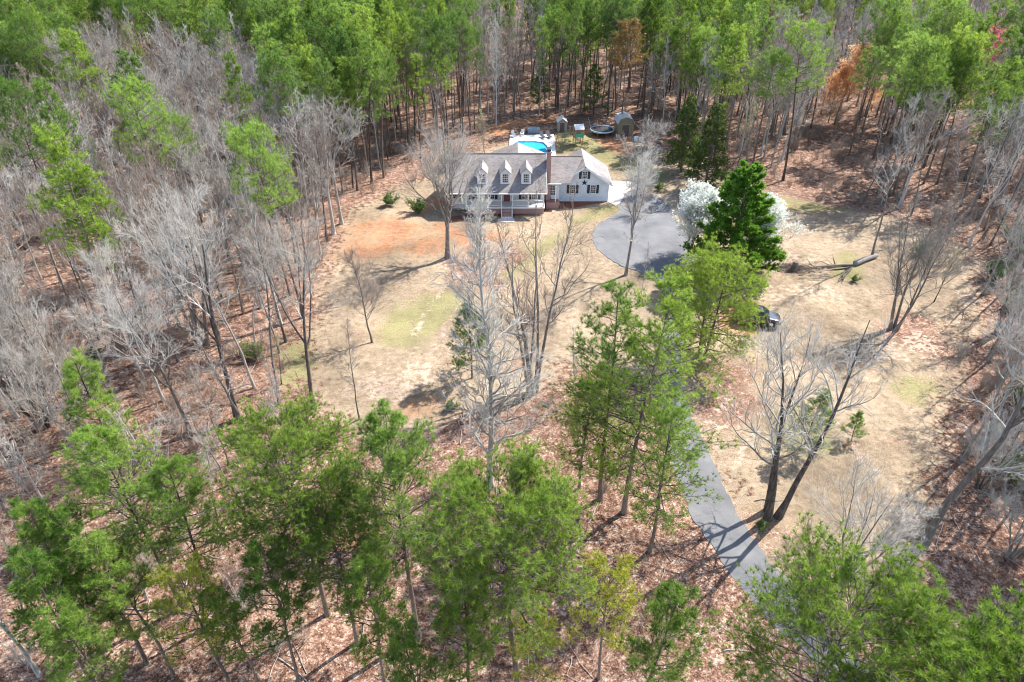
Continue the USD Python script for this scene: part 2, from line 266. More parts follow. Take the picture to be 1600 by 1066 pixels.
def ragged(poly, amp, seed):
    p = np.asarray(Polygon(poly).buffer(0.35).buffer(-0.35).segmentize(0.3).exterior.coords)[:-1]
    n = meshkit.fbm(np.column_stack([p * 1.3, 0 * p[:, 0]]), 3, seed) - 0.5; m = meshkit.fbm(np.column_stack([p * 1.3, 0 * p[:, 0] + 7]), 3, seed + 5) - 0.5
    return p + np.column_stack([n, m]) * amp * 2
road_poly = ragged(road_poly, 0.3, 21)
tag(obj('driveway', sheet(road_poly, -0.2, 0.03), 'asphalt'), kind='structure')
tag(obj('garage_apron', sheet(PAD, -0.2, 0.045), 'concrete'), kind='structure')

# ------------------------------------------------------------------ trees: growth in numpy
def unit(v): return v / np.maximum(np.linalg.norm(v, axis=-1, keepdims=True), 1e-9)
def grow(start, d, length, k, wander, up, r):
    """n polylines of k points that wander and bend up (or down)."""
    start, d, length = np.atleast_2d(start), unit(np.atleast_2d(d)), np.atleast_1d(length)
    P = [start]
    for _ in range(k - 1):
        d = unit(d + r.normal(0, wander, d.shape) + np.array([0, 0, up]))
        P.append(P[-1] + d * (length / (k - 1))[:, None])
    return np.stack(P, 1)
def kids(P, R, idx, t, ang, r, out=0.0, up=0.0):
    """Start, direction and radius of children leaving the polylines P[idx] at fraction t."""
    k = P.shape[1]; s = t * (k - 1); a = np.minimum(s.astype(int), k - 2); f = (s - a)[:, None]
    p0, p1 = P[idx, a], P[idx, a + 1]
    tan = unit(p1 - p0); v = r.normal(size=tan.shape); v = unit(v - (v * tan).sum(1, keepdims=True) * tan)
    d = tan * np.cos(ang)[:, None] + v * np.sin(ang)[:, None]
    if out:
        h = p0 * [1, 1, 0]; d = d + out * h / (np.linalg.norm(h, axis=1, keepdims=True) + 0.5)
    d[:, 2] += up
    return p0 * (1 - f) + p1 * f, unit(d), R[idx, a] * (1 - f[:, 0]) + R[idx, a + 1] * f[:, 0]
def tubes(P, R, sides):
    n, k, _ = P.shape
    T = unit(np.gradient(P, axis=1))
    ref = np.where(np.abs(T[..., 2:3]) < 0.92, [0, 0, 1.0], [1.0, 0, 0])
    A = unit(np.cross(T, ref)); B = np.cross(T, A); w = np.arange(sides) * 2 * np.pi / sides
    V = P[:, :, None] + R[:, :, None, None] * (np.cos(w)[:, None] * A[:, :, None] + np.sin(w)[:, None] * B[:, :, None])
    b = (np.arange(n) * k * sides)[:, None, None]; i = (np.arange(k - 1) * sides)[None, :, None]; j = np.arange(sides)[None, None, :]; j2 = (j + 1) % sides
    a0, a1, c0, c1 = b + i + j, b + i + j2, b + i + sides + j, b + i + sides + j2
    f = np.concatenate([np.stack([a0, a1, c1], -1).reshape(-1, 3), np.stack([a0, c1, c0], -1).reshape(-1, 3)])
    return V.reshape(-1, 3), f
def spikes(A, B, r):
    """Thin three-sided cones from A to B."""
    n = len(A); T = unit(B - A); ref = np.where(np.abs(T[:, 2:3]) < 0.92, [0, 0, 1.0], [1.0, 0, 0]); U = unit(np.cross(T, ref)); W = np.cross(T, U)
    w = np.arange(3) * 2 * np.pi / 3
    ring = A[:, None] + r[:, None, None] * (np.cos(w)[:, None] * U[:, None] + np.sin(w)[:, None] * W[:, None])
    V = np.concatenate([ring, B[:, None]], 1).reshape(-1, 3); b = np.arange(n)[:, None] * 4
    f = np.concatenate([b + [0, 1, 3], b + [1, 2, 3], b + [2, 0, 3]])
    return V, f
def join(parts):
    parts = [p for p in parts if p is not None and len(p[0])]
    o, V, Fc = 0, [], []
    for v, f in parts: V.append(v); Fc.append(f + o); o += len(v)
    return np.vstack(V), np.vstack(Fc)
def taper(n, k, r0, r1, power=1.0):
    t = np.linspace(0, 1, k) ** power
    return np.asarray(r0).reshape(-1, 1) * (1 - t) + np.asarray(r1).reshape(-1, 1) * t

class Tree:
    """trunk mesh, list of limb meshes, twig mesh, leaf mesh"""
    def __init__(s): s.trunk, s.limbs, s.twigs, s.leaves, s.limbm = [], [], [], None, None

def bare_tree(seed, H, R, stems=1, cb=0.35, r0=0.22, nl=16, n2=9, n3=7, n4=5, vase=0.0, droop=0.0, lean=(0, 0), split=0.0, tw=1.0, tilt_=None, limbm='limb_bark', fat=1.0):
    """A leafless hardwood. stems: trunks from the base; cb: where limbs begin; R: crown radius; vase: how steeply limbs rise."""
    r = np.random.default_rng(seed); t = Tree(); K = 10
    az = r.uniform(0, 6.28) + np.arange(stems) * 6.283 / stems
    tilt = 0.05 if stems == 1 else r.uniform(*(tilt_ or (0.12, 0.26)), stems)
    t.limbm = limbm
    d = np.stack([np.cos(az) * tilt + lean[0], np.sin(az) * tilt + lean[1], np.ones(stems)], 1)
    st = np.stack([np.cos(az), np.sin(az), 0 * az], 1) * (0.0 if stems == 1 else r0 * 1.2); st[:, 2] = -0.3
    ln = H * (1.0 if stems == 1 else r.uniform(0.72, 1.0, stems)); ln = np.broadcast_to(ln, (stems,)) + 0.3
    P0 = grow(st, d, ln, K, 0.055, 0.02, r); r0s = np.full(stems, r0 * (1 if stems == 1 else 0.72)); R0 = taper(stems, K, r0s, r0s * 0.08, 0.85)
    R0[:, 0] *= 1.5
    if split:                                              # leaders that fork from the trunk
        m = 3; idx = np.zeros(m, int); tt = r.uniform(split, split + 0.12, m)
        s, dd, rr = kids(P0, R0, idx, tt, r.uniform(0.3, 0.55, m), r)
        Pf = grow(s, dd, H * (1 - tt) * r.uniform(0.8, 1.0, m), K, 0.09, 0.12, r); Rf = taper(m, K, rr * 0.72, rr * 0.06, 0.9)
        P0, R0 = np.concatenate([P0, Pf]), np.concatenate([R0, Rf])
    n0 = len(P0)
    t.trunk = [tubes(P0, R0, 8)]
    idx = r.integers(0, n0, nl) if n0 > 1 else np.zeros(nl, int)
    tt = np.sort(cb + (0.96 - cb) * (np.arange(nl) + r.uniform(0, 1, nl)) / nl)
    prof = np.clip(1.08 - 0.8 * ((tt - cb) / (1 - cb)) ** 1.4, 0.2, 1)
    s, dd, rr = kids(P0, R0, idx, tt, r.uniform(0.75, 1.2, nl) - 0.45 * vase, r, up=0.12)
    ll = R * prof * r.uniform(0.7, 1.15, nl) * (1 + 0.35 * vase)
    P1 = grow(s, dd, ll, 8, 0.19, 0.07 + 0.10 * vase - droop, r); R1 = taper(nl, 8, np.minimum(rr * 0.66, (0.026 * ll + 0.016) * fat), 0.012, 0.8)
    t.limbs = [tubes(P1[i:i + 1], R1[i:i + 1], 5) for i in range(nl)]
    allP, allR = [P1], [R1]
    i2 = np.repeat(np.arange(nl), n2); m = len(i2)
    s, dd, rr = kids(P1, R1, i2, r.uniform(0.18, 1.0, m), r.uniform(0.45, 1.0, m), r, up=0.1)
    l2 = ll[i2] * r.uniform(0.22, 0.5, m); P2 = grow(s, dd, l2, 5, 0.2, 0.05 + 0.06 * vase - droop, r); R2 = taper(m, 5, np.minimum(rr * 0.75, 0.018 * l2 + 0.012) * min(tw, 1.3), 0.008 * min(tw, 1.3))
    Pt = None
    # twigs straight off the trunk's top too
    nt = max(6, nl // 2); i0 = r.integers(0, n0, nt); s, dd, rr = kids(P0, R0, i0, r.uniform(0.75, 1.0, nt), r.uniform(0.3, 0.8, nt), r, up=0.3)
    Pt = grow(s, dd, R * r.uniform(0.15, 0.3, nt), 5, 0.1, 0.1, r); P2 = np.concatenate([P2, Pt]); R2 = np.concatenate([R2, taper(nt, 5, np.minimum(rr, 0.03), 0.006)]); l2 = np.concatenate([l2, np.full(nt, R * 0.22)])
    tw_ = [tubes(P2, R2, 4)]
    i3 = np.repeat(np.arange(len(P2)), n3); m = len(i3)
    s, dd, rr = kids(P2, R2, i3, r.uniform(0.1, 1.0, m), r.uniform(0.35, 0.9, m), r, up=0.12)
    l3 = np.clip(l2[i3] * r.uniform(0.3, 0.7, m), 0.25, 1.4); P3 = grow(s, dd, l3, 3, 0.12, 0.08 + 0.05 * vase - droop, r); R3 = taper(m, 3, np.minimum(rr * 0.85, 0.014) * tw, 0.006 * tw)
    tw_.append(tubes(P3, R3, 3))
    ends = P3[:, -1]
    if n4:
        n4 = max(1, n4 - 2); i4 = np.repeat(np.arange(m), n4); m4 = len(i4)
        s, dd, rr = kids(P3, R3, i4, r.uniform(0.15, 1.0, m4), r.uniform(0.3, 0.8, m4), r, up=0.15)
        e = s + dd * np.clip(l3[i4] * r.uniform(0.3, 0.75, m4), 0.12, 0.6)[:, None]
        tw_.append(spikes(s, e, np.full(m4, 0.0085 * tw))); ends = np.concatenate([ends, e])
    t.twigs = tw_; t.ends = ends
    return t

def leaf_quads(C, size, r, per=1, jitter=0.0, normal_up=0.0):
    """Small two-triangle leaves (or flower tufts) at the points C."""
    n = len(C) * per; c = np.repeat(C, per, 0) + r.normal(0, jitter, (n, 3)) if jitter else np.repeat(C, per, 0)
    a = unit(r.normal(size=(n, 3))); b = r.normal(size=(n, 3)); b[:, 2] += normal_up; b = unit(np.cross(a, b)); s = (size * r.uniform(0.6, 1.3, n))[:, None]
    V = np.stack([c - a * s, c + b * s * 0.6, c + a * s, c - b * s * 0.6], 1).reshape(-1, 3); q = np.arange(n)[:, None] * 4
    return V, np.concatenate([q + [0, 1, 2], q + [0, 2, 3]])

def tufts(C, D, L, w, n, r, spread=0.85, flat=0.0):
    """Bursts of pine needles: n thin triangles from each point C about the axis D."""
    m = len(C) * n; c, d = np.repeat(C, n, 0), np.repeat(D, n, 0)
    v = unit(unit(d) * 0.72 + unit(r.normal(size=(m, 3))) * spread); p = unit(np.cross(v, r.normal(size=(m, 3)))); l = (L * r.uniform(0.7, 1.2, m))[:, None]
    b = c - unit(d) * (r.uniform(0, 0.5, m)[:, None] * L)
    V = np.stack([b - p * w / 2, b + p * w / 2, b + v * l], 1).reshape(-1, 3)
    return V, np.arange(m * 3).reshape(-1, 3)

def pine_tree(seed, H, R, cb=0.5, nl=34, n2=7, tuft=3, needles=11, L=0.2, w=0.03, r0=0.2, shape='round', stems=1, up=0.07, gap=0.0, base_droop=0.0, wob=0.02, dead=6):
    """A loblolly-like pine: tall trunk, limbs in the upper part, needle bursts at the outer shoots."""
    r = np.random.default_rng(seed); t = Tree(); K = 12
    az = r.uniform(0, 6.28) + np.arange(stems) * np.pi * 2 / stems
    st = np.stack([np.cos(az), np.sin(az), 0 * az], 1) * (0.35 if stems > 1 else 0); st[:, 2] = -0.3
    P0 = grow(st, np.stack([np.cos(az) * 0.04, np.sin(az) * 0.04, 1 + 0 * az], 1), np.full(stems, H + 0.1) * np.linspace(1, 0.9, stems), K, wob, 0.03, r)
    R0 = taper(stems, K, np.full(stems, r0), 0.025, 0.9); R0[:, 0] *= 1.35
    t.trunk = [tubes(P0, R0, 8)]
    idx = r.integers(0, stems, nl); tt = cb + (0.985 - cb) * ((np.arange(nl) + r.uniform(0, 1, nl)) / nl) ** 0.85
    u = (tt - cb) / (1 - cb)
    if shape == 'round': prof = np.sqrt(np.clip(1 - ((u - 0.38) / 0.66) ** 2, 0.08, 1))
    elif shape == 'cone': prof = np.clip(1.03 - u, 0.06, 1) ** 0.8
    else: prof = np.clip(np.minimum(0.5 + u * 1.3, 1.25 - u * 0.95), 0.15, 1)
    prof *= r.uniform(0.82, 1.08, nl) if shape == 'round' else r.uniform(0.62, 1.12, nl)
    elev = -base_droop * (1 - u) + 0.08 + (0.5 if shape == 'round' else 0.6) * u + r.normal(0, 0.12, nl)
    a = np.arange(nl) * 2.39996 + r.normal(0, 0.35, nl)
    k = P0.shape[1]; s = tt * (k - 1); i0 = np.minimum(s.astype(int), k - 2); f = (s - i0)[:, None]
    S = P0[idx, i0] * (1 - f) + P0[idx, i0 + 1] * f; rr = (R0[idx, i0] * (1 - f[:, 0]) + R0[idx, i0 + 1] * f[:, 0])
    D = np.stack([np.cos(a) * np.cos(elev), np.sin(a) * np.cos(elev), np.sin(elev)], 1); ll = R * prof
    P1 = grow(S, D, ll, 6, 0.09, up, r); R1 = taper(nl, 6, np.minimum(rr * 0.6, 0.02 * ll + 0.012), 0.012)
    t.limbs = [tubes(P1[q:q + 1], R1[q:q + 1], 5) for q in range(nl)]
    if dead:                                               # bare snags below the crown
        ix = r.integers(0, stems, dead); s, dd, rr = kids(P0, R0, ix, r.uniform(max(0.15, cb - 0.35), cb, dead), r.uniform(1.2, 1.7, dead), r)
        Pd = grow(s, dd, R * r.uniform(0.25, 0.6, dead), 4, 0.15, 0.0, r); t.trunk.append(tubes(Pd, taper(dead, 4, 0.03 * np.ones(dead), 0.008), 4))
    # shoots: along the outer two thirds of each limb, in a flattened spray
    i2 = np.repeat(np.arange(nl), np.maximum(2, np.round(n2 * (0.35 + 0.75 * prof)).astype(int))); m = len(i2)
    s, dd, rr = kids(P1, R1, i2, np.clip(r.beta(2.2, 1.3, m) * 0.85 + 0.15, 0, 1), r.uniform(0.5, 1.05, m), r, up=0.18)
    l2 = np.clip(ll[i2] * r.uniform(0.18, 0.42, m), 0.25, 1.6); P2 = grow(s, dd, l2, 4, 0.12, up + 0.05, r); R2 = taper(m, 4, np.minimum(rr * 0.7, 0.02), 0.008)
    tw_ = [tubes(P2, R2, 3)]
    P2 = np.concatenate([P2, P1[:, [2, 3, 4, 5]][:, :, :]]); m = len(P2)
    keep = r.uniform(0, 1, m) > gap; P2 = P2[keep]; m = len(P2)
    c, d = [], []
    for q in range(tuft):
        if q == 0: p = P2[:, -1]; ax = unit(P2[:, -1] - P2[:, -2])
        else:
            ff = r.uniform(0.3, 0.95, m) * 2.999; ia = ff.astype(int); fb = (ff - ia)[:, None]; rows = np.arange(m)
            ax = unit(P2[rows, ia + 1] - P2[rows, ia]); side = r.normal(0, 1, (m, 3)); side[:, 2] = np.abs(side[:, 2]); p = P2[rows, ia] * (1 - fb) + P2[rows, ia + 1] * fb + unit(side) * L * 1.1; ax = unit(ax + unit(side))
        c.append(p); d.append(unit(ax + [0, 0, 0.8]))
    t.twigs = tw_; t.leaves = tufts(np.concatenate(c), np.concatenate(d), L, w, needles, r)
    return t

def cone_evergreen(seed, H, R, n=1500, per=14, cb=0.08, size=0.17):
    """A dense conical cedar: sprays of scale leaves on rising limbs."""
    r = np.random.default_rng(seed); t = Tree()
    P0 = grow([[0, 0, -0.3]], [[0, 0, 1.0]], [H], 8, 0.02, 0.03, r); R0 = taper(1, 8, [0.2], 0.02); t.trunk = [tubes(P0, R0, 8)]
    nl = 130; tt = cb + (0.97 - cb) * (np.arange(nl) + r.uniform(0, 1, nl)) / nl; a = np.arange(nl) * 2.39996 + r.normal(0, 0.3, nl)
    ll = R * np.clip(1.06 - tt, 0.05, 1) ** 0.72 * r.uniform(0.8, 1.1, nl) * np.clip(0.7 + tt * 2.5, 0, 1)
    S = np.stack([0 * tt, 0 * tt, tt * (H - 0.3)], 1); el = 0.02 + 0.6 * tt
    P1 = grow(S, np.stack([np.cos(a) * np.cos(el), np.sin(a) * np.cos(el), np.sin(el)], 1), ll, 6, 0.07, 0.03, r); R1 = taper(nl, 6, 0.012 * ll + 0.015, 0.008)
    t.limbs = [tubes(P1[q:q + 1], R1[q:q + 1], 4) for q in range(nl)]
    ix = r.integers(0, nl, n); ix = ix[r.uniform(0, 1, n) < (ll[ix] / ll.max()) + 0.15]; n = len(ix)
    s, dd, _ = kids(P1, R1, ix, np.clip(r.beta(2.5, 1.1, n), 0.2, 1), r.uniform(0.3, 0.9, n), r, up=0.25)
    e = s + dd * r.uniform(0.15, 0.6, n)[:, None] * (0.5 + ll[ix] / R)[:, None]
    t.twigs = [spikes(s, e, np.full(n, 0.012))]
    t.leaves = tufts(e, unit(dd + [0, 0, 0.5]), size * 1.5, size * 0.55, per, r, spread=0.75)
    return t

def shrub(seed, H, R, n=160, leaf=None, size=0.09, per=3):
    r = np.random.default_rng(seed); t = Tree(); ns = 9; a = r.uniform(0, 6.28, ns); tl = r.uniform(0.15, 0.9, ns)
    P0 = grow(np.zeros((ns, 3)) - [0, 0, 0.1], np.stack([np.cos(a) * tl, np.sin(a) * tl, 1 + 0 * a], 1), H * r.uniform(0.6, 1, ns), 6, 0.1, 0.03, r); R0 = taper(ns, 6, 0.022 * np.ones(ns), 0.006); t.trunk = [tubes(P0, R0, 4)]
    ix = r.integers(0, ns, n); s, dd, _ = kids(P0, R0, ix, r.uniform(0.2, 1, n), r.uniform(0.4, 1.0, n), r, up=0.15)
    P2 = grow(s, dd, R * r.uniform(0.25, 0.6, n), 3, 0.15, 0.08, r); t.twigs = [tubes(P2, taper(n, 3, 0.01 * np.ones(n), 0.004), 3)]
    i3 = np.repeat(np.arange(n), 4); s, dd, _ = kids(P2, taper(n, 3, 0.01 * np.ones(n), 0.004), i3, r.uniform(0.2, 1, n * 4), r.uniform(0.3, 0.9, n * 4), r, up=0.1)
    e = s + dd * r.uniform(0.15, 0.4, len(s))[:, None]; t.twigs.append(spikes(s, e, np.full(len(s), 0.006))); t.ends = e
    if leaf: t.leaves = leaf_quads(np.concatenate([e, s]), size, r, per, 0.1, 0.4)
    return t

# ------------------------------------------------------------------ tree kinds as class prims, copied by reference
kinds_root = stage.CreateClassPrim('/World/tree_kinds')
def define_parts(path, t, barkm, twigm, leafm, limbs, crown='crown'):
    def put(name, geo, m, smooth=True, kind=None):
        k = usdkit.mesh(stage, f'{path}/{name}', geo, '/World/Looks/' + m, smooth=smooth)
        if kind: k.GetPrim().SetCustomDataByKey('kind', kind)
    own = limbs or t.limbm
    put('trunk', join(t.trunk + ([] if own else t.limbs)), barkm)
    if own and not limbs: put('limbs', join(t.limbs), t.limbm, True, 'stuff')
    if limbs:
        for i, l in enumerate(t.limbs): put('limb' + (f'_{i:03d}' if i else ''), l, t.limbm or barkm)
    if t.leaves is not None:
        if limbs: put('twigs', join(t.twigs), twigm, True, 'stuff'); put(crown, t.leaves, leafm, False)
        else: put(crown, t.leaves, leafm, False); put('twigs', join(t.twigs), twigm, True, 'stuff')
    else:
        put('twigs', join(t.twigs), twigm, True, 'stuff')
KIND = {}
def kind(key, t, barkm, twigm, leafm=None, limbs=False, H=1.0):
    path = f'/World/tree_kinds/{key}'
    UsdGeom.Xform.Define(stage, path)
    define_parts(path, t, barkm, twigm, leafm, limbs)
    tops = [g[0][:, 2] for g in t.limbs + t.twigs + t.trunk + ([t.leaves] if t.leaves is not None else [])]
    KIND[key] = float(np.percentile(np.concatenate(tops), 99.9))
def plant(key, name, x, y, label, category, group=None, h=None, rz=None, lean=None, squash=1.0):
    x, y = float(x), float(y)
    t = UsdGeom.Xform.Define(stage, numbered('/World', name))
    t.AddTranslateOp().Set(Gf.Vec3d(x, y, float(ground_z(np.array([x]), np.array([y]))[0]) - 0.05))
    s = (h / KIND[key]) if h else 1.0
    if lean: t.AddRotateXYZOp().Set(Gf.Vec3f(lean[1], lean[0], 0))
    t.AddRotateZOp().Set(float(rng.uniform(0, 360) if rz is None else rz))
    t.AddScaleOp().Set(Gf.Vec3f(s * squash, s * squash, s))
    p = t.GetPrim(); p.GetReferences().AddInternalReference(f'/World/tree_kinds/{key}'); p.SetInstanceable(True)
    tag(p, label, category, group)
    PLANTED.append((x, y))
    return t
PLANTED = []

# ------------------------------------------------------------------ the kinds
NB = 'bright_needles'
kind('near_pine_a', pine_tree(11, 18, 4.4, 0.56, nl=80, n2=26, tuft=2, needles=24, L=0.27, w=0.026, r0=0.2), 'pine_bark', 'dark_bark', NB, True, 18)
kind('near_pine_b', pine_tree(12, 18, 4.2, 0.42, nl=64, n2=21, tuft=2, needles=22, L=0.27, w=0.026, r0=0.19, shape='dome', gap=0.08), 'pine_bark', 'dark_bark', 'pine_needles', True, 18)
kind('near_pine_c', pine_tree(13, 18, 4.8, 0.52, nl=78, n2=26, tuft=2, needles=24, L=0.26, w=0.025, r0=0.2, gap=0.04), 'pine_bark', 'dark_bark', NB, True, 18)
kind('thin_pine', pine_tree(14, 13, 2.7, 0.36, nl=44, n2=16, tuft=2, needles=20, L=0.27, w=0.027, r0=0.12, shape='dome', gap=0.1), 'pine_bark', 'dark_bark', 'pine_needles', True, 13)
kind('yellow_pine', pine_tree(15, 12, 2.2, 0.42, nl=32, n2=10, tuft=2, needles=20, L=0.27, w=0.027, r0=0.11, gap=0.1), 'pine_bark', 'dark_bark', 'yellow_needles', True, 12)
kind('road_pine', pine_tree(16, 20, 4.6, 0.20, nl=72, n2=16, tuft=2, needles=20, L=0.31, w=0.03, r0=0.19, shape='dome', gap=0.12, base_droop=0.25), 'pine_bark', 'dark_bark', NB, True, 20)
kind('road_pine_b', pine_tree(17, 20, 4.2, 0.25, nl=62, n2=15, tuft=2, needles=20, L=0.31, w=0.03, r0=0.17, shape='dome', gap=0.12, base_droop=0.2), 'pine_bark', 'dark_bark', 'pine_needles', True, 20)
kind('broad_pine', pine_tree(18, 13, 6.4, 0.16, nl=90, n2=24, tuft=2, needles=18, L=0.34, w=0.045, r0=0.2, stems=2, base_droop=0.3, gap=0.03), 'pine_bark', 'dark_bark', NB, True, 13)
kind('cedar', cone_evergreen(19, 13.6, 5.4, n=19000, per=8, size=0.19), 'dark_bark', 'dark_bark', 'cedar_leaves', False, 13.6)
foliage('dull_cedar', (0.05, 0.085, 0.02), (0.20, 0.27, 0.06), trans=0.4, spec=0.25)
kind('slim_cedar', cone_evergreen(20, 12, 3.0, n=3000, per=8, size=0.2), 'dark_bark', 'dark_bark', 'dull_cedar', False, 12)
kind('young_pine', pine_tree(21, 8, 2.9, 0.12, nl=36, n2=12, tuft=4, needles=9, L=0.24, w=0.045, r0=0.1, shape='cone', dead=0), 'pine_bark', 'dark_bark', 'dark_needles', False, 8)
for q, (cb_, sh, nm) in enumerate([(0.58, 'round', 'pine_needles'), (0.5, 'dome', NB), (0.64, 'round', 'dark_needles'), (0.45, 'dome', 'pine_needles')]):
    kind(f'forest_pine_{q}', pine_tree(30 + q, 22, [3.9, 3.7, 3.4, 4.0][q], cb_, nl=42, n2=11, tuft=2, needles=12, L=0.42, w=0.06, r0=0.2, shape=sh, gap=0.05), 'pine_bark', 'dark_bark', nm, False, 22)
kind('brown_pine', pine_tree(36, 21, 3.8, 0.6, nl=40, n2=12, tuft=4, needles=7, L=0.36, w=0.08, r0=0.18), 'pine_bark', 'dark_bark', 'brown_needles', False, 21)

kind('big_oak', bare_tree(50, 17.3, 8.2, cb=0.30, r0=0.42, nl=36, n2=13, n3=7, n4=3, split=0.26, vase=0.2, limbm='dark_bark', fat=1.5), 'dark_bark', 'grey_twig', None, True, 17.3)
kind('tall_pale', bare_tree(51, 24, 4.6, cb=0.14, r0=0.26, nl=60, n2=9, n3=7, n4=4, tw=1.1), 'pale_bark', 'pale_twig', None, True, 24)
kind('clump', bare_tree(52, 20.5, 4.4, stems=6, tilt_=(0.05, 0.15), cb=0.3, r0=0.26, nl=50, n2=8, n3=4, n4=3, vase=0.35, limbm='grey_bark'), 'grey_bark', 'tan_twig', None, True, 20.5)
kind('trio', bare_tree(53, 19.5, 5.6, stems=3, cb=0.3, r0=0.36, nl=40, n2=9, n3=6, n4=3, vase=0.1, tilt_=(0.03, 0.12)), 'dark_bark', 'pale_twig', None, True, 19.5)
kind('vase', bare_tree(54, 15.5, 5.2, stems=5, cb=0.25, r0=0.26, nl=36, n2=10, n3=8, n4=4, vase=0.7), 'dark_bark', 'grey_twig', None, True, 15.5)
kind('low_vase', bare_tree(55, 11.5, 4.2, stems=6, cb=0.22, r0=0.17, nl=36, n2=9, n3=8, n4=4, vase=0.6), 'dark_bark', 'pale_twig', None, True, 11.5)
kind('leaning', bare_tree(56, 21, 4.6, cb=0.35, r0=0.34, nl=22, n2=9, n3=7, n4=4, split=0.5), 'dark_bark', 'pale_twig', None, True, 21)
kind('round_bare', bare_tree(57, 17, 4.6, cb=0.3, r0=0.2, nl=28, n2=10, n3=7, n4=4, vase=0.25, split=0.3), 'grey_bark', 'pale_twig', None, True, 17)
kind('forked_bare', bare_tree(58, 21, 5.2, cb=0.42, r0=0.26, nl=28, n2=10, n3=5, n4=4, vase=0.35, split=0.35), 'dark_bark', 'pale_twig', None, True, 21)
kind('slim_bare', bare_tree(59, 20, 2.4, cb=0.35, r0=0.13, nl=24, n2=7, n3=6, n4=3, vase=0.2), 'grey_bark', 'grey_twig', None, True, 20)
kind('small_bare', bare_tree(60, 10.5, 3.2, cb=0.28, r0=0.12, nl=24, n2=8, n3=7, n4=4, vase=0.1), 'dark_bark', 'tan_twig', None, True, 10.5)
for q in range(6):
    kind(f'wood_bare_{q}', bare_tree(70 + q, 17, [3.6, 2.6, 3.2, 2.2, 3.8, 2.8][q], cb=[0.4, 0.45, 0.3, 0.45, 0.38, 0.3][q], r0=[0.19, 0.14, 0.16, 0.12, 0.2, 0.15][q], nl=20, n2=7, n3=4, n4=3, vase=[0.3, 0.5, 0.1, 0.3, 0.5, 0.2][q], split=[0.4, 0, 0.35, 0, 0.3, 0][q], tw=1.4),
         ['grey_bark', 'dark_bark', 'pale_bark', 'grey_bark', 'pale_bark', 'dark_bark'][q], ['grey_twig', 'tan_twig', 'pale_twig', 'tan_twig', 'grey_twig', 'grey_twig'][q], None, False, 17)
def leafy(key, base, leafm, size, per, jit, H):
    base.leaves = leaf_quads(base.ends, size, np.random.default_rng(5), per, jit); kind(key, base, 'dark_bark', 'tan_twig', leafm, False, H)
leafy('pear', bare_tree(80, 10, 3.9, stems=3, tilt_=(0.06, 0.14), cb=0.16, r0=0.16, nl=44, n2=9, n3=7, n4=1, vase=0.5), 'white_blossom', 0.11, 4, 0.15, 10)
leafy('beech', bare_tree(81, 15, 5.2, cb=0.3, r0=0.16, nl=30, n2=7, n3=5, n4=0), 'rusty_leaves', 0.16, 5, 0.3, 15)
leafy('redbud', bare_tree(82, 11, 5.0, cb=0.25, r0=0.16, nl=22, n2=7, n3=5, n4=0), 'red_buds', 0.14, 3, 0.2, 11)
leafy('budding', bare_tree(83, 14, 3.2, cb=0.3, r0=0.14, nl=22, n2=7, n3=5, n4=2, vase=0.2), 'pale_buds', 0.06, 1, 0.05, 14)
kind('green_shrub', shrub(90, 2.6, 2.0, 160, True, 0.10, 3), 'dark_bark', 'tan_twig', 'shrub_leaves', False, 2.6)
kind('bare_shrub', shrub(91, 2.4, 2.2, 170), 'dark_bark', 'tan_twig', None, False, 2.4)
kind('pale_shrub', shrub(92, 3.2, 2.2, 200), 'grey_bark', 'pale_twig', None, False, 3.2)

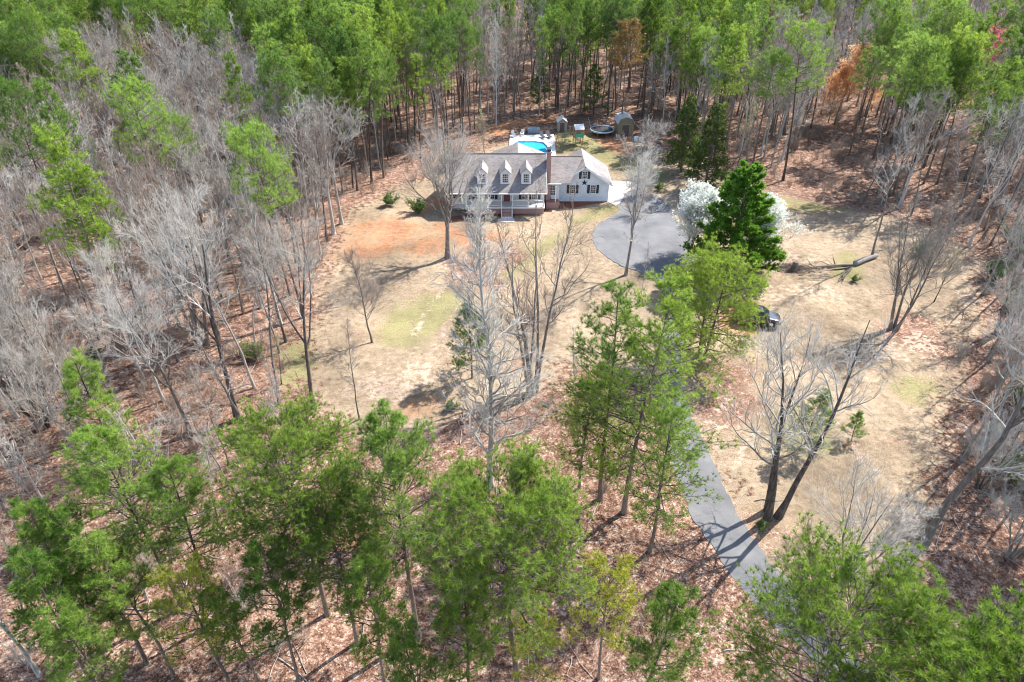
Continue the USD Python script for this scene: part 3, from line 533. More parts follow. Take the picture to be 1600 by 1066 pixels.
# ------------------------------------------------------------------ trees that stand out, one by one: (kind, name, category, base pixel or top pixel + height, label)
def base_at(px, py): return G(px, py)
def top_at(px, py, h):  return G(px, py, h)
PT, BT = 'pine_tree', 'bare_tree'
hero = [
 # pines along the bottom of the picture
 ('near_pine_b', PT, top_at(150, 648, 17), 17, 'tall open-crowned yellow-green pine with its top nearest the left edge of the foreground'),
 ('near_pine_b', PT, top_at(235, 712, 15), 15, 'thin-crowned light green pine just left of the dense round foreground pine'),
 ('near_pine_c', PT, top_at(430, 640, 18), 18, 'dense dark-topped pine with the broadest crown of the left foreground'),
 ('near_pine_b', PT, top_at(610, 660, 18.5), 18.5, 'tall flaring pine with a long straight trunk, left of the dome-crowned pine'),
 ('near_pine_a', PT, top_at(815, 757, 18), 18, 'full bright green pine with a rounded dome crown at bottom centre'),
 ('yellow_pine', PT, top_at(962, 862, 12), 12, 'small yellow-green pine between the dome-crowned pine and the driveway'),
 ('thin_pine', PT, top_at(1040, 908, 13), 13, 'slender pine at the bottom edge beside the small yellow-green pine'),
 ('near_pine_c', PT, top_at(1365, 880, 19), 19, 'large bright green pine overhanging the end of the driveway'),
 ('near_pine_a', PT, top_at(1575, 1000, 20), 20, 'pine crown cut off by the bottom right corner'),
 ('near_pine_c', PT, top_at(505, 770, 14), 14, 'shorter dense pine below the gap between the two tallest left foreground pines'),
 ('thin_pine', PT, top_at(395, 850, 13), 13, 'blue-green pine low in the left foreground under the dense dark-topped one'),
 ('thin_pine', PT, top_at(560, 880, 12.5), 12.5, 'blue-green pine low in front of the long straight trunk'),
 ('thin_pine', PT, top_at(715, 905, 13), 13, 'dark green pine at the bottom edge under the dome-crowned pine'),
 ('thin_pine', PT, top_at(640, 985, 11), 11, 'small pine at the bottom edge right of the long straight trunk'),
 ('thin_pine', PT, top_at(100, 800, 14), 14, 'clump-crowned pine at the left side under the open-crowned yellow-green one'),
 ('thin_pine', PT, top_at(160, 840, 13), 13, 'vivid green low pine right of the clump-crowned one at the left'),
 ('thin_pine', PT, top_at(15, 855, 14), 14, 'sparse pine cut by the left edge in the lower foreground'),
 ('thin_pine', PT, top_at(95, 935, 12), 12, 'bright low pine near the bottom left corner'),
 ('thin_pine', PT, top_at(345, 915, 10), 10, 'yellowish young pine low between the left foreground trunks'),
 ('yellow_pine', PT, top_at(275, 870, 12), 12, 'thin pine with a bare crooked stem in the left foreground'),
 ('yellow_pine', PT, top_at(830, 960, 9), 9, 'young pine tucked below the dome-crowned pine'),
 # pines by the driveway
 ('road_pine', PT, base_at(975, 802), 20.5, 'tallest of the feathery pines left of the driveway'),
 ('road_pine_b', PT, base_at(938, 782), 19, 'feathery pine at the left of the group beside the driveway'),
 ('road_pine_b', PT, base_at(1014, 864), 15, 'feathery pine nearest the driveway with a thin leaning trunk'),
 ('road_pine', PT, base_at(905, 765), 12, 'low wide young pine on the left side of the driveway group'),
 ('broad_pine', PT, base_at(1096, 560), 13.2, 'broad bushy twin-trunk pine beside the driveway in front of the parked car'),
 ('young_pine', PT, base_at(738, 590), 8.5, 'small dark pine half hidden behind the pale leafless centre tree'),
 ('young_pine', PT, base_at(1255, 700), 6.5, 'small dull green pine behind the many-trunked tree right of the driveway'),
 ('young_pine', PT, base_at(1330, 690), 3.5, 'stubby young pine standing in the shade on the right lawn'),
 ('cedar', 'cedar_tree', base_at(1138, 432), 14.2, 'dark green cone-shaped cedar in front of the white flowering trees'),
 ('slim_cedar', 'cedar_tree', base_at(1100, 300), 13.5, 'narrow cedar leaning right behind the cone-shaped cedar'),
 ('slim_cedar', 'cedar_tree', base_at(1064, 268), 12.5, 'narrow dark cedar at the wood edge, left of the other narrow one'),
 ('pear', 'flowering_tree', base_at(1078, 398), 9.6, 'white blossoming pear tree left of the cone-shaped cedar'),
 ('pear', 'flowering_tree', base_at(1178, 418), 9.4, 'white blossoming pear tree right of the cone-shaped cedar'),
 ('pear', 'flowering_tree', base_at(1190, 424), 4.0, 'low white blossoming bush at the foot of the right-hand pear tree'),
 # leafless trees in the clearing
 ('big_oak', 'oak_tree', base_at(700, 402), 17.6, 'wide leafless oak with thick dark trunk before the left end of the house'),
 ('tall_pale', BT, base_at(766, 765), 24.5, 'tallest pale-barked leafless tree at the centre, with short side branches down its trunk'),
 ('clump', BT, base_at(832, 614), 20.5, 'clump of slim leafless trunks rising from one base left of the driveway'),
 ('round_bare', BT, base_at(978, 428), 17, 'pale leafless tree at the near edge of the turning circle'),
 ('round_bare', BT, base_at(1000, 304), 12, 'round-headed leafless tree on the grass behind the garage'),
 ('trio', BT, base_at(1205, 806), 19.5, 'big leafless tree of several dark trunks right of the driveway'),
 ('leaning', BT, base_at(1440, 852), 21, 'leafless tree leaning right with a thick bare trunk at the right lawn'),
 ('vase', BT, base_at(1396, 514), 15.5, 'vase-shaped leafless tree with many upright stems on the right lawn'),
 ('low_vase', BT, base_at(1318, 905), 10.5, 'low many-stemmed leafless tree just behind the pine at the driveway end'),
 ('leaning', BT, base_at(1570, 992), 15, 'thick-trunked leafless tree at the lower right edge'),
 ('trio', BT, base_at(1592, 660), 15, 'pale tangle-branched leafless tree on the right edge'),
 ('small_bare', BT, base_at(582, 536), 10.5, 'small dark-stemmed leafless tree alone on the left side of the lawn'),
 ('slim_bare', BT, base_at(562, 655), 11.5, 'thin single-stem leafless sapling at the lower left edge of the lawn'),
 ('forked_bare', BT, base_at(490, 638), 18.5, 'leafless tree with a straight grey trunk left of the thin sapling'),
 ('slim_bare', BT, base_at(436, 632), 22, 'very slender tall leafless tree standing left of the straight grey trunk'),
 ('slim_bare', BT, base_at(398, 606), 19, 'slender leafless tree directly behind the very slender tall one'),
 ('forked_bare', BT, base_at(372, 656), 21.5, 'pale leafless tree with a forked crown above the dense round foreground pine'),
 ('forked_bare', BT, base_at(298, 676), 16.5, 'leafless tree with a curved double trunk left of the pale forked one'),
 ('vase', BT, base_at(70, 668), 16.5, 'spreading many-trunked leafless tree near the left edge'),
 ('low_vase', BT, base_at(120, 690), 13, 'leafless tree with fanning stems right of the spreading one near the left edge'),
 ('trio', BT, base_at(12, 610), 16, 'leafless tree cut by the left edge above the spreading many-trunked one'),
 ('round_bare', BT, base_at(96, 442), 14, 'leafless tree leaning left under the bright pine at the left edge'),
 ('round_bare', BT, base_at(228, 600), 15, 'leafless tree standing behind the curved double trunk'),
 ('trio', BT, base_at(318, 540), 17, 'white-twigged leafless tree in the middle of the left woods'),
 ('budding', 'budding_tree', base_at(150, 455), 9, 'pale green budding tree under the leaning tree at the left edge'),
 ('budding', 'budding_tree', base_at(240, 560), 7, 'pale green budding tree in the middle of the left woods'),
 ('budding', 'budding_tree', base_at(440, 600), 6, 'pale yellow-green budding sapling beside the very slender tall tree'),
 ('budding', 'budding_tree', base_at(1460, 470), 7, 'pale green budding sapling right of the vase-shaped tree'),
 ('budding', 'budding_tree', base_at(60, 560), 7, 'pale green budding tree behind the spreading one near the left edge'),
 ('budding', 'budding_tree', base_at(1150, 268), 12, 'yellowish budding tree right of the narrow cedars'),
 ('budding', 'budding_tree', base_at(758, 250), 9, 'yellowish budding tree behind the left end of the house roof'),
 ('round_bare', BT, base_at(1545, 640), 13, 'pale leafless tree at the right edge behind the leaning one'),
 ('low_vase', BT, base_at(1530, 760), 8, 'low white-twigged leafless tree right of the leaning trunk'),
 ('low_vase', BT, base_at(1580, 870), 8, 'low tangled leafless tree above the thick trunk at the lower right edge'),
 ('trio', BT, base_at(1560, 520), 14, 'white-branched leafless tree right of the sandy path'),
 ('slim_bare', BT, base_at(212, 720), 9, 'young pale sapling in front of the curved double trunk'),
 ('slim_bare', BT, base_at(1362, 404), 21, 'dark straight leafless tree on the lawn behind the felled log'),
 ('slim_bare', BT, base_at(1000, 470), 7, 'bare sapling on the inner bend of the driveway'),
 ('slim_bare', BT, base_at(812, 612), 8, 'bare sapling left of the clump of slim trunks'),
 ('slim_bare', BT, base_at(900, 640), 9, 'bare sapling right of the clump of slim trunks'),
 ('slim_bare', BT, base_at(862, 480), 9, 'bare sapling on the lawn between the clump and the turning circle'),
 # woods: trees that can be told apart
 ('forest_pine_1', PT, top_at(45, 188, 24), 24, 'bright green pine with a slanting crown at the left edge'),
 ('forest_pine_1', PT, top_at(95, 246, 20), 20, 'bright green pine beside the slanting crown at the left edge'),
 ('forest_pine_3', PT, top_at(165, 76, 22), 22, 'wide layered dark pine standing above the leafless woods at upper left'),
 ('forest_pine_0', PT, top_at(268, 176, 17), 17, 'dark round-topped pine below the layered one at upper left'),
 ('forest_pine_1', PT, top_at(645, 86, 17), 17, 'vivid yellow-green pine in front of the pine wood, left of the house'),
 ('young_pine', PT, base_at(842, 172), 9, 'little dark evergreen in the clay bank behind the pool'),
 ('young_pine', PT, base_at(928, 180), 10, 'little dark evergreen between the two sheds'),
 ('brown_pine', PT, top_at(986, 28, 20), 20, 'pine with a rusty brown dying crown in the back woods'),
 ('beech', 'beech_tree', top_at(1338, 66, 15), 15, 'orange-leaved beech among the right-hand pines'),
 ('beech', 'beech_tree', top_at(1318, 100, 11), 11, 'lower orange-leaved beech in front of the other one'),
 ('beech', 'beech_tree', top_at(1375, 128, 6), 6, 'small orange-leaved beech under the right-hand pines'),
 ('redbud', 'redbud_tree', top_at(1562, 36, 14), 14, 'crimson budding tree at the upper right'),
 ('redbud', 'redbud_tree', top_at(1552, 74, 8), 8, 'small crimson budding tree below the larger one at upper right'),
 ('forest_pine_0', PT, top_at(1283, 28, 24), 24, 'dark egg-crowned pine standing clear of the right-hand woods'),
]
for kk, nm, (x, y), h, lb in hero:
    c = {'pine_tree': 'pine tree', 'bare_tree': 'leafless tree'}.get(nm, nm.replace('_', ' '))
    lean = {'leaning': (1.5, 0)}.get(kk)
    plant(kk, nm, x, y, lb, c, h=h, lean=lean, squash={'near_pine_a': 1.12, 'near_pine_b': 1.0, 'near_pine_c': 1.0, 'thin_pine': 0.98, 'road_pine': 1.15, 'road_pine_b': 1.2, 'broad_pine': 0.92}.get(kk, 1.0))
hero_xy = np.array(PLANTED)

# ------------------------------------------------------------------ the woods: scattered trees, the kind decided by where they stand
z_clear = zone([PX((520, 1100), (470, 690), (440, 640), (430, 560), (520, 480), (500, 420), (520, 380), (550, 330), (610, 290), (660, 285), (690, 240), (770, 205), (800, 190), (900, 190), (1000, 185), (1040, 215), (1090, 265),
                   (1180, 280), (1250, 298), (1330, 318), (1420, 340), (1490, 380), (1540, 400), (1530, 480), (1500, 570), (1490, 680), (1505, 790), (1560, 870), (1640, 1000), (1640, 1100)), ], 0.4)
z_thin = zone([PX((0, 560), (430, 560), (470, 690), (520, 1100), (-200, 1100), (-100, 560))], 1.0)
blobs = [(230, 5, 330, 42, .82), (40, 70, 80, 45, .65), (560, 75, 180, 75, .72), (640, 120, 90, 60, .6), (230, 105, 130, 45, .08), (775, 75, 60, 80, .06), (925, 75, 95, 115, .7), (1110, 70, 105, 95, .7), (1205, 110, 45, 90, .15), (1320, 60, 60, 60, .2), (1250, 12, 90, 25, .5),
         (1430, 105, 115, 65, .58), (1570, 120, 55, 60, .5), (1500, 25, 110, 35, .08), (1030, 0, 60, 30, .2), (1450, 240, 160, 90, .22), (130, 260, 250, 110, .06), (520, 230, 170, 80, .08), (330, 110, 120, 60, .12)]
r = np.random.default_rng(101)
spots = []
for y0, y1, sp in ((24, 150, 3.6), (150, 235, 4.8), (235, 440, 7.0)):
    for y in np.arange(y0, y1, sp):
        w = 0.80 * y + 26
        for x in np.arange(-w, w, sp):
            spots.append((x + r.uniform(-.48, .48) * sp, y + r.uniform(-.48, .48) * sp))
spots = np.array(spots)
u = r.uniform(0, 1, (len(spots), 4))
ok = sample(z_clear, spots[:, 0], spots[:, 1]) < 0.5
ok &= ~((sample(z_thin, spots[:, 0], spots[:, 1]) > 0.5) & (u[:, 3] < 0.5))
ok &= np.exp(-(((spots[:, 0] - 66) / 24) ** 2 + ((spots[:, 1] - 312) / 14) ** 2)) < 0.4
dist = np.linalg.norm(spots[:, None] - hero_xy[None], axis=2).min(1)
ok &= dist > 2.6
gap = meshkit.noise(np.stack([spots[:, 0] * .06, spots[:, 1] * .06, 0 * spots[:, 0]], 1), 9)
ok &= u[:, 2] > np.clip((gap - 0.55) * 1.2, 0, 0.6)
spots, u = spots[ok], u[ok]
# trees that the photograph shows clear of the woods in front of them
show = [(G(1338, 66, 15), 11), (G(1318, 100, 11), 8), (G(1375, 128, 6), 5), (G(1562, 36, 14), 11), (G(1552, 74, 8), 6), (G(986, 28, 20), 16), (G(1283, 28, 24), 18), (G(165, 76, 22), 17), (G(268, 176, 17), 13), (G(645, 86, 17), 13), (G(45, 188, 24), 19)]
hide = np.zeros(len(spots), bool)
for (hx, hy), hz in show:
    ax, ay, ad = to_px(hx, hy, hz)
    b0, b1, _ = to_px(spots[:, 0], spots[:, 1], 0.0); t0, t1, sd = to_px(spots[:, 0], spots[:, 1], 22.0)
    f = np.clip((b1 - ay) / np.maximum(b1 - t1, 1), 0, 1); mx = b0 + (t0 - b0) * f
    hide |= (sd < ad) & (np.abs(mx - ax) < 26) & (f > 0.35) & (f < 1) & (u[:, 3] < 0.93)
spots, u = spots[~hide], u[~hide]
px, py, dep = to_px(spots[:, 0], spots[:, 1], 15.0)
pp = np.full(len(spots), 0.10)
best = np.zeros(len(spots))
for bx, by, rx, ry, p in blobs:
    wgt = np.exp(-((px - bx) / rx) ** 2 - ((py - by) / ry) ** 2)
    pp = np.where(wgt > np.maximum(best, 0.3), p, pp); best = np.maximum(best, wgt)
pp = np.where(py < -20, 0.42, pp)
is_pine = u[:, 0] < pp
thin = sample(z_thin, spots[:, 0], spots[:, 1]) > 0.5
visible = (px > -40) & (px < 1640) & (py > -60)
hh = np.where(is_pine, 18 + 6.5 * u[:, 1], np.where(dep > 105, 15 + 5.5 * u[:, 1], 12.5 + 6.5 * u[:, 1]))
hh = np.where(thin, np.where(is_pine, 12 + 3 * u[:, 1], 8 + 6 * u[:, 1]), hh)
hh = np.where((dep > 230), hh * 0.9, hh)
order = np.argsort(dep)
def where(x, y):
    a, b, _ = to_px(x, y, 0)
    if b < 92: return 0 if a < 420 else 1 if a < 1000 else 2
    if b > 560: return 3 if a < 800 else 4
    if a < 150: return 5
    if a < 420: return 6 if b > 300 else 7
    if a < 700: return 8
    if a < 860: return 9
    if a < 1060: return 10
    if a < 1250: return 11
    if a < 1430: return 12
    return 13 if b < 330 else 4
ZONES = ['in the far canopy at the top left', 'in the far canopy at the top centre', 'in the far canopy at the top right', 'in the thin lower left woods', 'at the wooded right edge beside the lawn', 'at the far left of the woods',
         'in the left woods nearest the lawn', 'deep in the left woods', 'in the woods left of the house', 'behind the pool and clay bank', 'behind the sheds and trampoline', 'behind the narrow cedars', 'behind the far end of the right lawn', 'in the woods at the right beyond the sandy path']
PW = ['slim pine ' + z if k in (3, 4) else 'tall bare-trunked green pine ' + z for k, z in enumerate(ZONES)]
BW = ['grey leafless tree ' + z for z in ZONES]
PG = ['pines ' + z for z in ZONES]
BGr = ['leafless trees ' + z for z in ZONES]
left = {True: 290, False: 285}
rest = {True: [], False: []}
for k in order:
    x, y, h, pn = *spots[k], hh[k], bool(is_pine[k])
    w = where(x, y)
    if visible[k] and left[pn] > 0:
        left[pn] -= 1
        if pn:
            key = 'thin_pine' if thin[k] else f'forest_pine_{int(u[k, 2] * 97) % 4}'
            plant(key, PT, x, y, PW[w], 'pine tree', PG[w], h=h, squash=0.68 + 0.4 * u[k, 3])
        else:
            bud = u[k, 3] < 0.05
            plant('slim_bare' if thin[k] and u[k, 2] < 0.5 else f'wood_bare_{int(u[k, 2] * 89) % 6}', BT, x, y, BW[w], 'leafless tree', BGr[w], h=h, squash=0.8 + 0.45 * u[k, 3])
    else: rest[pn].append((x, y, h, u[k, 2], u[k, 3]))

def scatter(name, kinds_, pts, label, category):
    """kinds_: list of (height, [(part, mesh, material)]); pts: rows x, y, height, pick, turn."""
    pts = np.array(pts, float)
    pi = UsdGeom.PointInstancer.Define(stage, '/World/' + name)
    rel = pi.CreatePrototypesRel()
    for i, (H, parts) in enumerate(kinds_):
        b = f'/World/{name}/kind_{i:03d}'; UsdGeom.Xform.Define(stage, b)
        for pn, geo, m in parts: usdkit.mesh(stage, f'{b}/{pn}', geo, '/World/Looks/' + m, smooth=(pn != 'crown'))
        rel.AddTarget(b)
    pick = (pts[:, 3] * 7919 % 1 * len(kinds_)).astype(int) % len(kinds_)
    z = ground_z(pts[:, 0], pts[:, 1]) - 0.05
    s = pts[:, 2] / np.array([k[0] for k in kinds_])[pick]
    wd = s * (0.72 + 0.4 * (pts[:, 4] * 131 % 1))
    a = pts[:, 4] * 6283 % 6.283
    pi.CreateProtoIndicesAttr(Vt.IntArray.FromNumpy(pick.astype(np.int32)))
    pi.CreatePositionsAttr(Vt.Vec3fArray.FromNumpy(np.stack([pts[:, 0], pts[:, 1], z], 1).astype(np.float32)))
    pi.CreateScalesAttr(Vt.Vec3fArray.FromNumpy(np.stack([wd, wd, s], 1).astype(np.float32)))
    pi.CreateOrientationsAttr(Vt.QuathArray([Gf.Quath(float(math.cos(t / 2)), 0, 0, float(math.sin(t / 2))) for t in a]))
    tag(pi, label, category, kind='stuff')
    return pi
def tree_parts(t, bk, tw, lf):
    out = ([('trunk', join(t.trunk), bk), ('limbs', join(t.limbs), t.limbm)] if t.limbm else [('trunk', join(t.trunk + t.limbs), bk)]) + [('twigs', join(t.twigs), tw)]
    return out + ([('crown', t.leaves, lf)] if t.leaves is not None else [])
far_p = [(21, tree_parts(pine_tree(200 + q, 21, [3.7, 3.3, 3.6][q], [0.5, 0.56, 0.42][q], nl=34, n2=8, tuft=2, needles=8, L=0.48, w=0.10, r0=0.19, shape=['round', 'dome', 'round'][q], dead=3), 'pine_bark', 'dark_bark', ['pine_needles', NB, 'dark_needles'][q])) for q in range(3)]
far_b = [(16, tree_parts(bare_tree(210 + q, 16, [3.4, 2.6, 3.0][q], cb=[.35, .4, .3][q], r0=[.17, .14, .16][q], nl=15, n2=6, n3=5, n4=2, vase=[.2, .5, .3][q], tw=1.8), ['grey_bark', 'dark_bark', 'pale_bark'][q], ['grey_twig', 'tan_twig', 'pale_twig'][q], None)) for q in range(3)]
scatter('distant_pine_wood', far_p, rest[True], 'continuous far pine canopy filling the top of the view', 'woodland')
scatter('distant_leafless_wood', far_b, rest[False], 'far grey leafless canopy between the pines at the top', 'woodland')
# brush on the forest floor
bs = []
for n_, x0, x1, y0, y1 in ((6500, -130, 130, 24, 190),):
    c = np.stack([r.uniform(x0, x1, n_), r.uniform(y0, y1, n_)], 1); v = r.uniform(0, 1, (n_, 3))
    keep = (sample(z_clear, c[:, 0], c[:, 1]) < 0.5) & (np.abs(c[:, 0]) < 0.8 * c[:, 1] + 15)
    bs += [(a[0], a[1], 0.8 + 2.2 * b[0] ** 2, b[1], b[2]) for a, b in zip(c[keep], v[keep])]
sh = [(2.2, [('stems', join(shrub(220 + q, 2.2, 1.9, 90).trunk + shrub(220 + q, 2.2, 1.9, 90).twigs), ['tan_twig', 'grey_twig', 'tan_twig'][q])]) for q in range(3)]
scatter('undergrowth', sh, bs, 'tangled brown leafless brush covering the woodland floor', 'brush')
rs = np.random.default_rng(404); ns = 420
c = np.stack([rs.uniform(-55, 40, ns), rs.uniform(20, 75, ns)], 1)
keep = (sample(z_flat, c[:, 0], c[:, 1]) < 0.05) & ((sample(z_lawn, c[:, 0], c[:, 1]) < 0.4) | (sample(z_litter, c[:, 0], c[:, 1]) > 0.4)); c = c[keep]; ns = len(c)
a_ = rs.uniform(0, 6.283, ns); P_ = grow(np.column_stack([c, ground_z(c[:, 0], c[:, 1]) + .07]), np.stack([np.cos(a_), np.sin(a_), 0 * a_], 1), rs.uniform(.8, 4.5, ns) ** 1.0, 6, .13, 0, rs)
P_[..., 2] = ground_z(P_[..., 0], P_[..., 1]) + .06
st_ = obj('fallen_sticks', tubes(P_, taper(ns, 6, rs.uniform(.015, .06, ns), .01), 5), 'grey_twig', smooth=True); tag(st_, 'grey fallen sticks strewn over the leaf litter of the near woods', 'sticks', kind='stuff')
# shrubs that stand out
for kk, p, h, lb in [
    ('green_shrub', (1585, 400), 4.5, 'tall bright green shrub at the right edge beside the sandy path'), ('green_shrub', (1556, 440), 3.0, 'green shrub leaning over the sandy path'), ('green_shrub', (1590, 480), 3.2, 'dark green shrub at the right edge below the bright tall one'),
    ('green_shrub', (1590, 640), 3.4, 'green shrub under the pale tangle-branched tree at the right edge'), ('green_shrub', (1595, 760), 3.4, 'green shrub at the right edge beyond the leaning tree'),
    ('green_shrub', (652, 335), 2.6, 'olive shrub at the woods edge left of the house'), ('green_shrub', (610, 322), 2.2, 'low olive shrub farthest left of the house'), ('green_shrub', (702, 262), 3.6, 'green bush behind the left end of the house'),
    ('green_shrub', (150, 560), 1.6, 'little green bush under the left woods'), ('green_shrub', (395, 560), 2.2, 'light green bush behind the very slender tall tree'), ('green_shrub', (1190, 826), 0.9, 'small green tuft at the foot of the many-trunked tree'),
    ('green_shrub', (705, 640), 1.2, 'low green bush on the shaded bank left of centre'), ('green_shrub', (1062, 250), 2.4, 'green shrub at the wood edge beyond the turning circle'), ('green_shrub', (1030, 298), 1.4, 'clipped dark green shrub at the back of the turning circle'),
    ('green_shrub', (1440, 400), 2.0, 'pale green shrub under the vase-shaped tree'), ('green_shrub', (1335, 440), 1.0, 'low green growth beneath the felled log'),
    ('bare_shrub', (988, 338), 3.8, 'big rounded bare shrub inside the turning circle'), ('bare_shrub', (1010, 316), 3.4, 'rounded bare shrub at the back of the turning circle'), ('bare_shrub', (500, 410), 3.2, 'dark bare bush at the woods edge left of the clay bank'),
    ('pale_shrub', (780, 262), 4.0, 'pale twiggy bush behind the house roof'), ('pale_shrub', (1500, 560), 2.6, 'pale twiggy bush beside the right lawn'), ('bare_shrub', (1530, 610), 2.6, 'reddish bare bush at the right edge of the lawn'),
    ('bare_shrub', (1570, 560), 2.8, 'bare bush behind the pale tangle-branched tree'), ('pale_shrub', (1560, 800), 2.6, 'pale bramble beside the leaning trunk'), ('bare_shrub', (1230, 870), 2.2, 'bare pinkish bush on the verge right of the driveway'), ('bare_shrub', (1260, 840), 2.0, 'second bare pinkish bush behind the verge bush'),
    ('bare_shrub', (930, 620), 2.2, 'bare tangled bush behind the driveway pines'), ('bare_shrub', (945, 770), 2.4, 'bare brush at the foot of the feathery driveway pines'), ('bare_shrub', (1470, 415), 2.6, 'bare brush beside the sandy path'), ('pale_shrub', (40, 1040), 3.0, 'white-twigged bush in the bottom left corner')]:
    x, y = G(*p); plant(kk, 'shrub', x, y, lb, 'shrub', h=h)

# ------------------------------------------------------------------ house
def shingle(name, col):
    c = np.array(col)
    mat(name, {'geo': ('geometry', {}), 'mp': ('mapping', {'scale': (3.0, 3.0, 9.0)}), 'v': ('voronoi_texture', {'scale': 1.0, 'metric': 'chebychev'}), 'sv': ('separate_color', {}), 'n': ('noise_texture', {'scale': 0.5, 'detail': 5.0}), 'a': ('math', {'math_type': 'multiply_add', 'value2': 0.4}),
               'r': ('rgb_ramp', {'ramp': [(0.3, tuple(c * 0.68)), (0.65, tuple(c)), (1.0, tuple(c * 1.3))]}), 'bu': ('bump', {'strength': 0.6, 'distance': 0.02}), 'p': ('principled_bsdf', {'roughness': 0.9, 'specular_ior_level': 0.2})},
        [('geo.position', 'mp.vector'), ('mp.vector', 'v.vector'), ('geo.position', 'n.vector'), ('v.color', 'sv.color'), ('sv.r', 'a.value1'), ('n.fac', 'a.value3'), ('a.value', 'r.fac'), ('r.color', 'p.base_color'), ('sv.g', 'bu.height'), ('bu.normal', 'p.normal')], 'p.BSDF')
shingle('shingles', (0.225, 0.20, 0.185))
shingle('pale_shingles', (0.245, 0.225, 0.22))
plain('white_paint', (0.66, 0.66, 0.65), 0.5, var=0.03)
plain('black_paint', (0.018, 0.02, 0.025), 0.5)
plain('star_metal', (0.03, 0.035, 0.05), 0.45, 0.6)
plain('roof_grey', (0.46, 0.46, 0.46), 0.6, var=0.12)
plain('shed_wood', (0.27, 0.235, 0.19), 0.85, var=0.2, scale=5)
plain('shed_olive', (0.20, 0.165, 0.09), 0.85, var=0.2, scale=5)
plain('pool_deck', (0.60, 0.58, 0.55), 0.8, var=0.05)
plain('play_wood', (0.40, 0.22, 0.10), 0.8, var=0.2)
plain('play_green', (0.03, 0.30, 0.20), 0.5)
plain('steel', (0.62, 0.64, 0.66), 0.3, 1.0, var=0.05)
plain('mat_black', (0.012, 0.014, 0.018), 0.6)
plain('pad_blue', (0.30, 0.42, 0.50), 0.5)
plain('dark_wood', (0.10, 0.06, 0.045), 0.8)
plain('door_red', (0.19, 0.06, 0.05), 0.6)
plain('box_blue', (0.22, 0.28, 0.32), 0.6)
plain('lounger_blue', (0.02, 0.03, 0.055), 0.6)
plain('pool_liner', (0.16, 0.55, 0.72), 0.5, var=0.1)
plain('window_dark', (0.03, 0.035, 0.04), 0.15, spec=0.8)
plain('log_bark', (0.16, 0.125, 0.10), 0.9, var=0.35, scale=4)
plain('log_grey', (0.19, 0.175, 0.165), 0.9, var=0.3, scale=4)
mat('siding', {'geo': ('geometry', {}), 'xyz': ('separate_xyz', {}), 'm': ('math', {'math_type': 'multiply', 'value2': 8.0}), 'f': ('math', {'math_type': 'fraction'}), 'bu': ('bump', {'strength': 0.8, 'distance': 0.02}),
               'n': ('noise_texture', {'scale': 1.2, 'detail': 4.0}), 'r': ('rgb_ramp', {'ramp': [(0.3, (0.55, 0.57, 0.59)), (0.7, (0.64, 0.65, 0.66))]}), 'p': ('principled_bsdf', {'roughness': 0.55})},
    [('geo.position', 'xyz.vector'), ('xyz.z', 'm.value1'), ('m.value', 'f.value1'), ('f.value', 'bu.height'), ('bu.normal', 'p.normal'), ('geo.position', 'n.vector'), ('n.fac', 'r.fac'), ('r.color', 'p.base_color')], 'p.BSDF')
mat('brick', {'geo': ('geometry', {}), 'mp': ('mapping', {'rotation': (math.pi / 2, 0, 0)}), 'b': ('brick_texture', {'color1': (0.24, 0.085, 0.06), 'color2': (0.33, 0.13, 0.09), 'mortar': (0.38, 0.33, 0.3), 'scale': 1.0, 'brick_width': 0.22, 'row_height': 0.075, 'mortar_size': 0.01}), 'p': ('principled_bsdf', {'roughness': 0.9})},
    [('geo.position', 'mp.vector'), ('mp.vector', 'b.vector'), ('b.color', 'p.base_color')], 'p.BSDF')
mat('glass_pane', {'f': ('fresnel', {'IOR': 1.45}), 't': ('transparent_bsdf', {'color': (0.75, 0.8, 0.82)}), 'g': ('glossy_bsdf', {'roughness': 0.03}), 'm': ('mix_closure', {})}, [('f.fac', 'm.fac'), ('t.BSDF', 'm.closure1'), ('g.BSDF', 'm.closure2')], 'm.closure')
mat('pool_water', {'geo': ('geometry', {}), 'n': ('noise_texture', {'scale': 2.2, 'detail': 3.0}), 'bu': ('bump', {'strength': 0.25, 'distance': 0.03}), 'f': ('fresnel', {'IOR': 1.33}), 't': ('transparent_bsdf', {'color': (0.45, 0.82, 0.93)}), 'g': ('glossy_bsdf', {'roughness': 0.02}), 'm': ('mix_closure', {})},
    [('geo.position', 'n.vector'), ('n.fac', 'bu.height'), ('bu.normal', 'f.normal'), ('bu.normal', 'g.normal'), ('f.fac', 'm.fac'), ('t.BSDF', 'm.closure1'), ('g.BSDF', 'm.closure2')] if False else
    [('geo.position', 'n.vector'), ('n.fac', 'bu.height'), ('bu.normal', 'g.normal'), ('f.fac', 'm.fac'), ('t.BSDF', 'm.closure1'), ('g.BSDF', 'm.closure2')], 'm.closure')

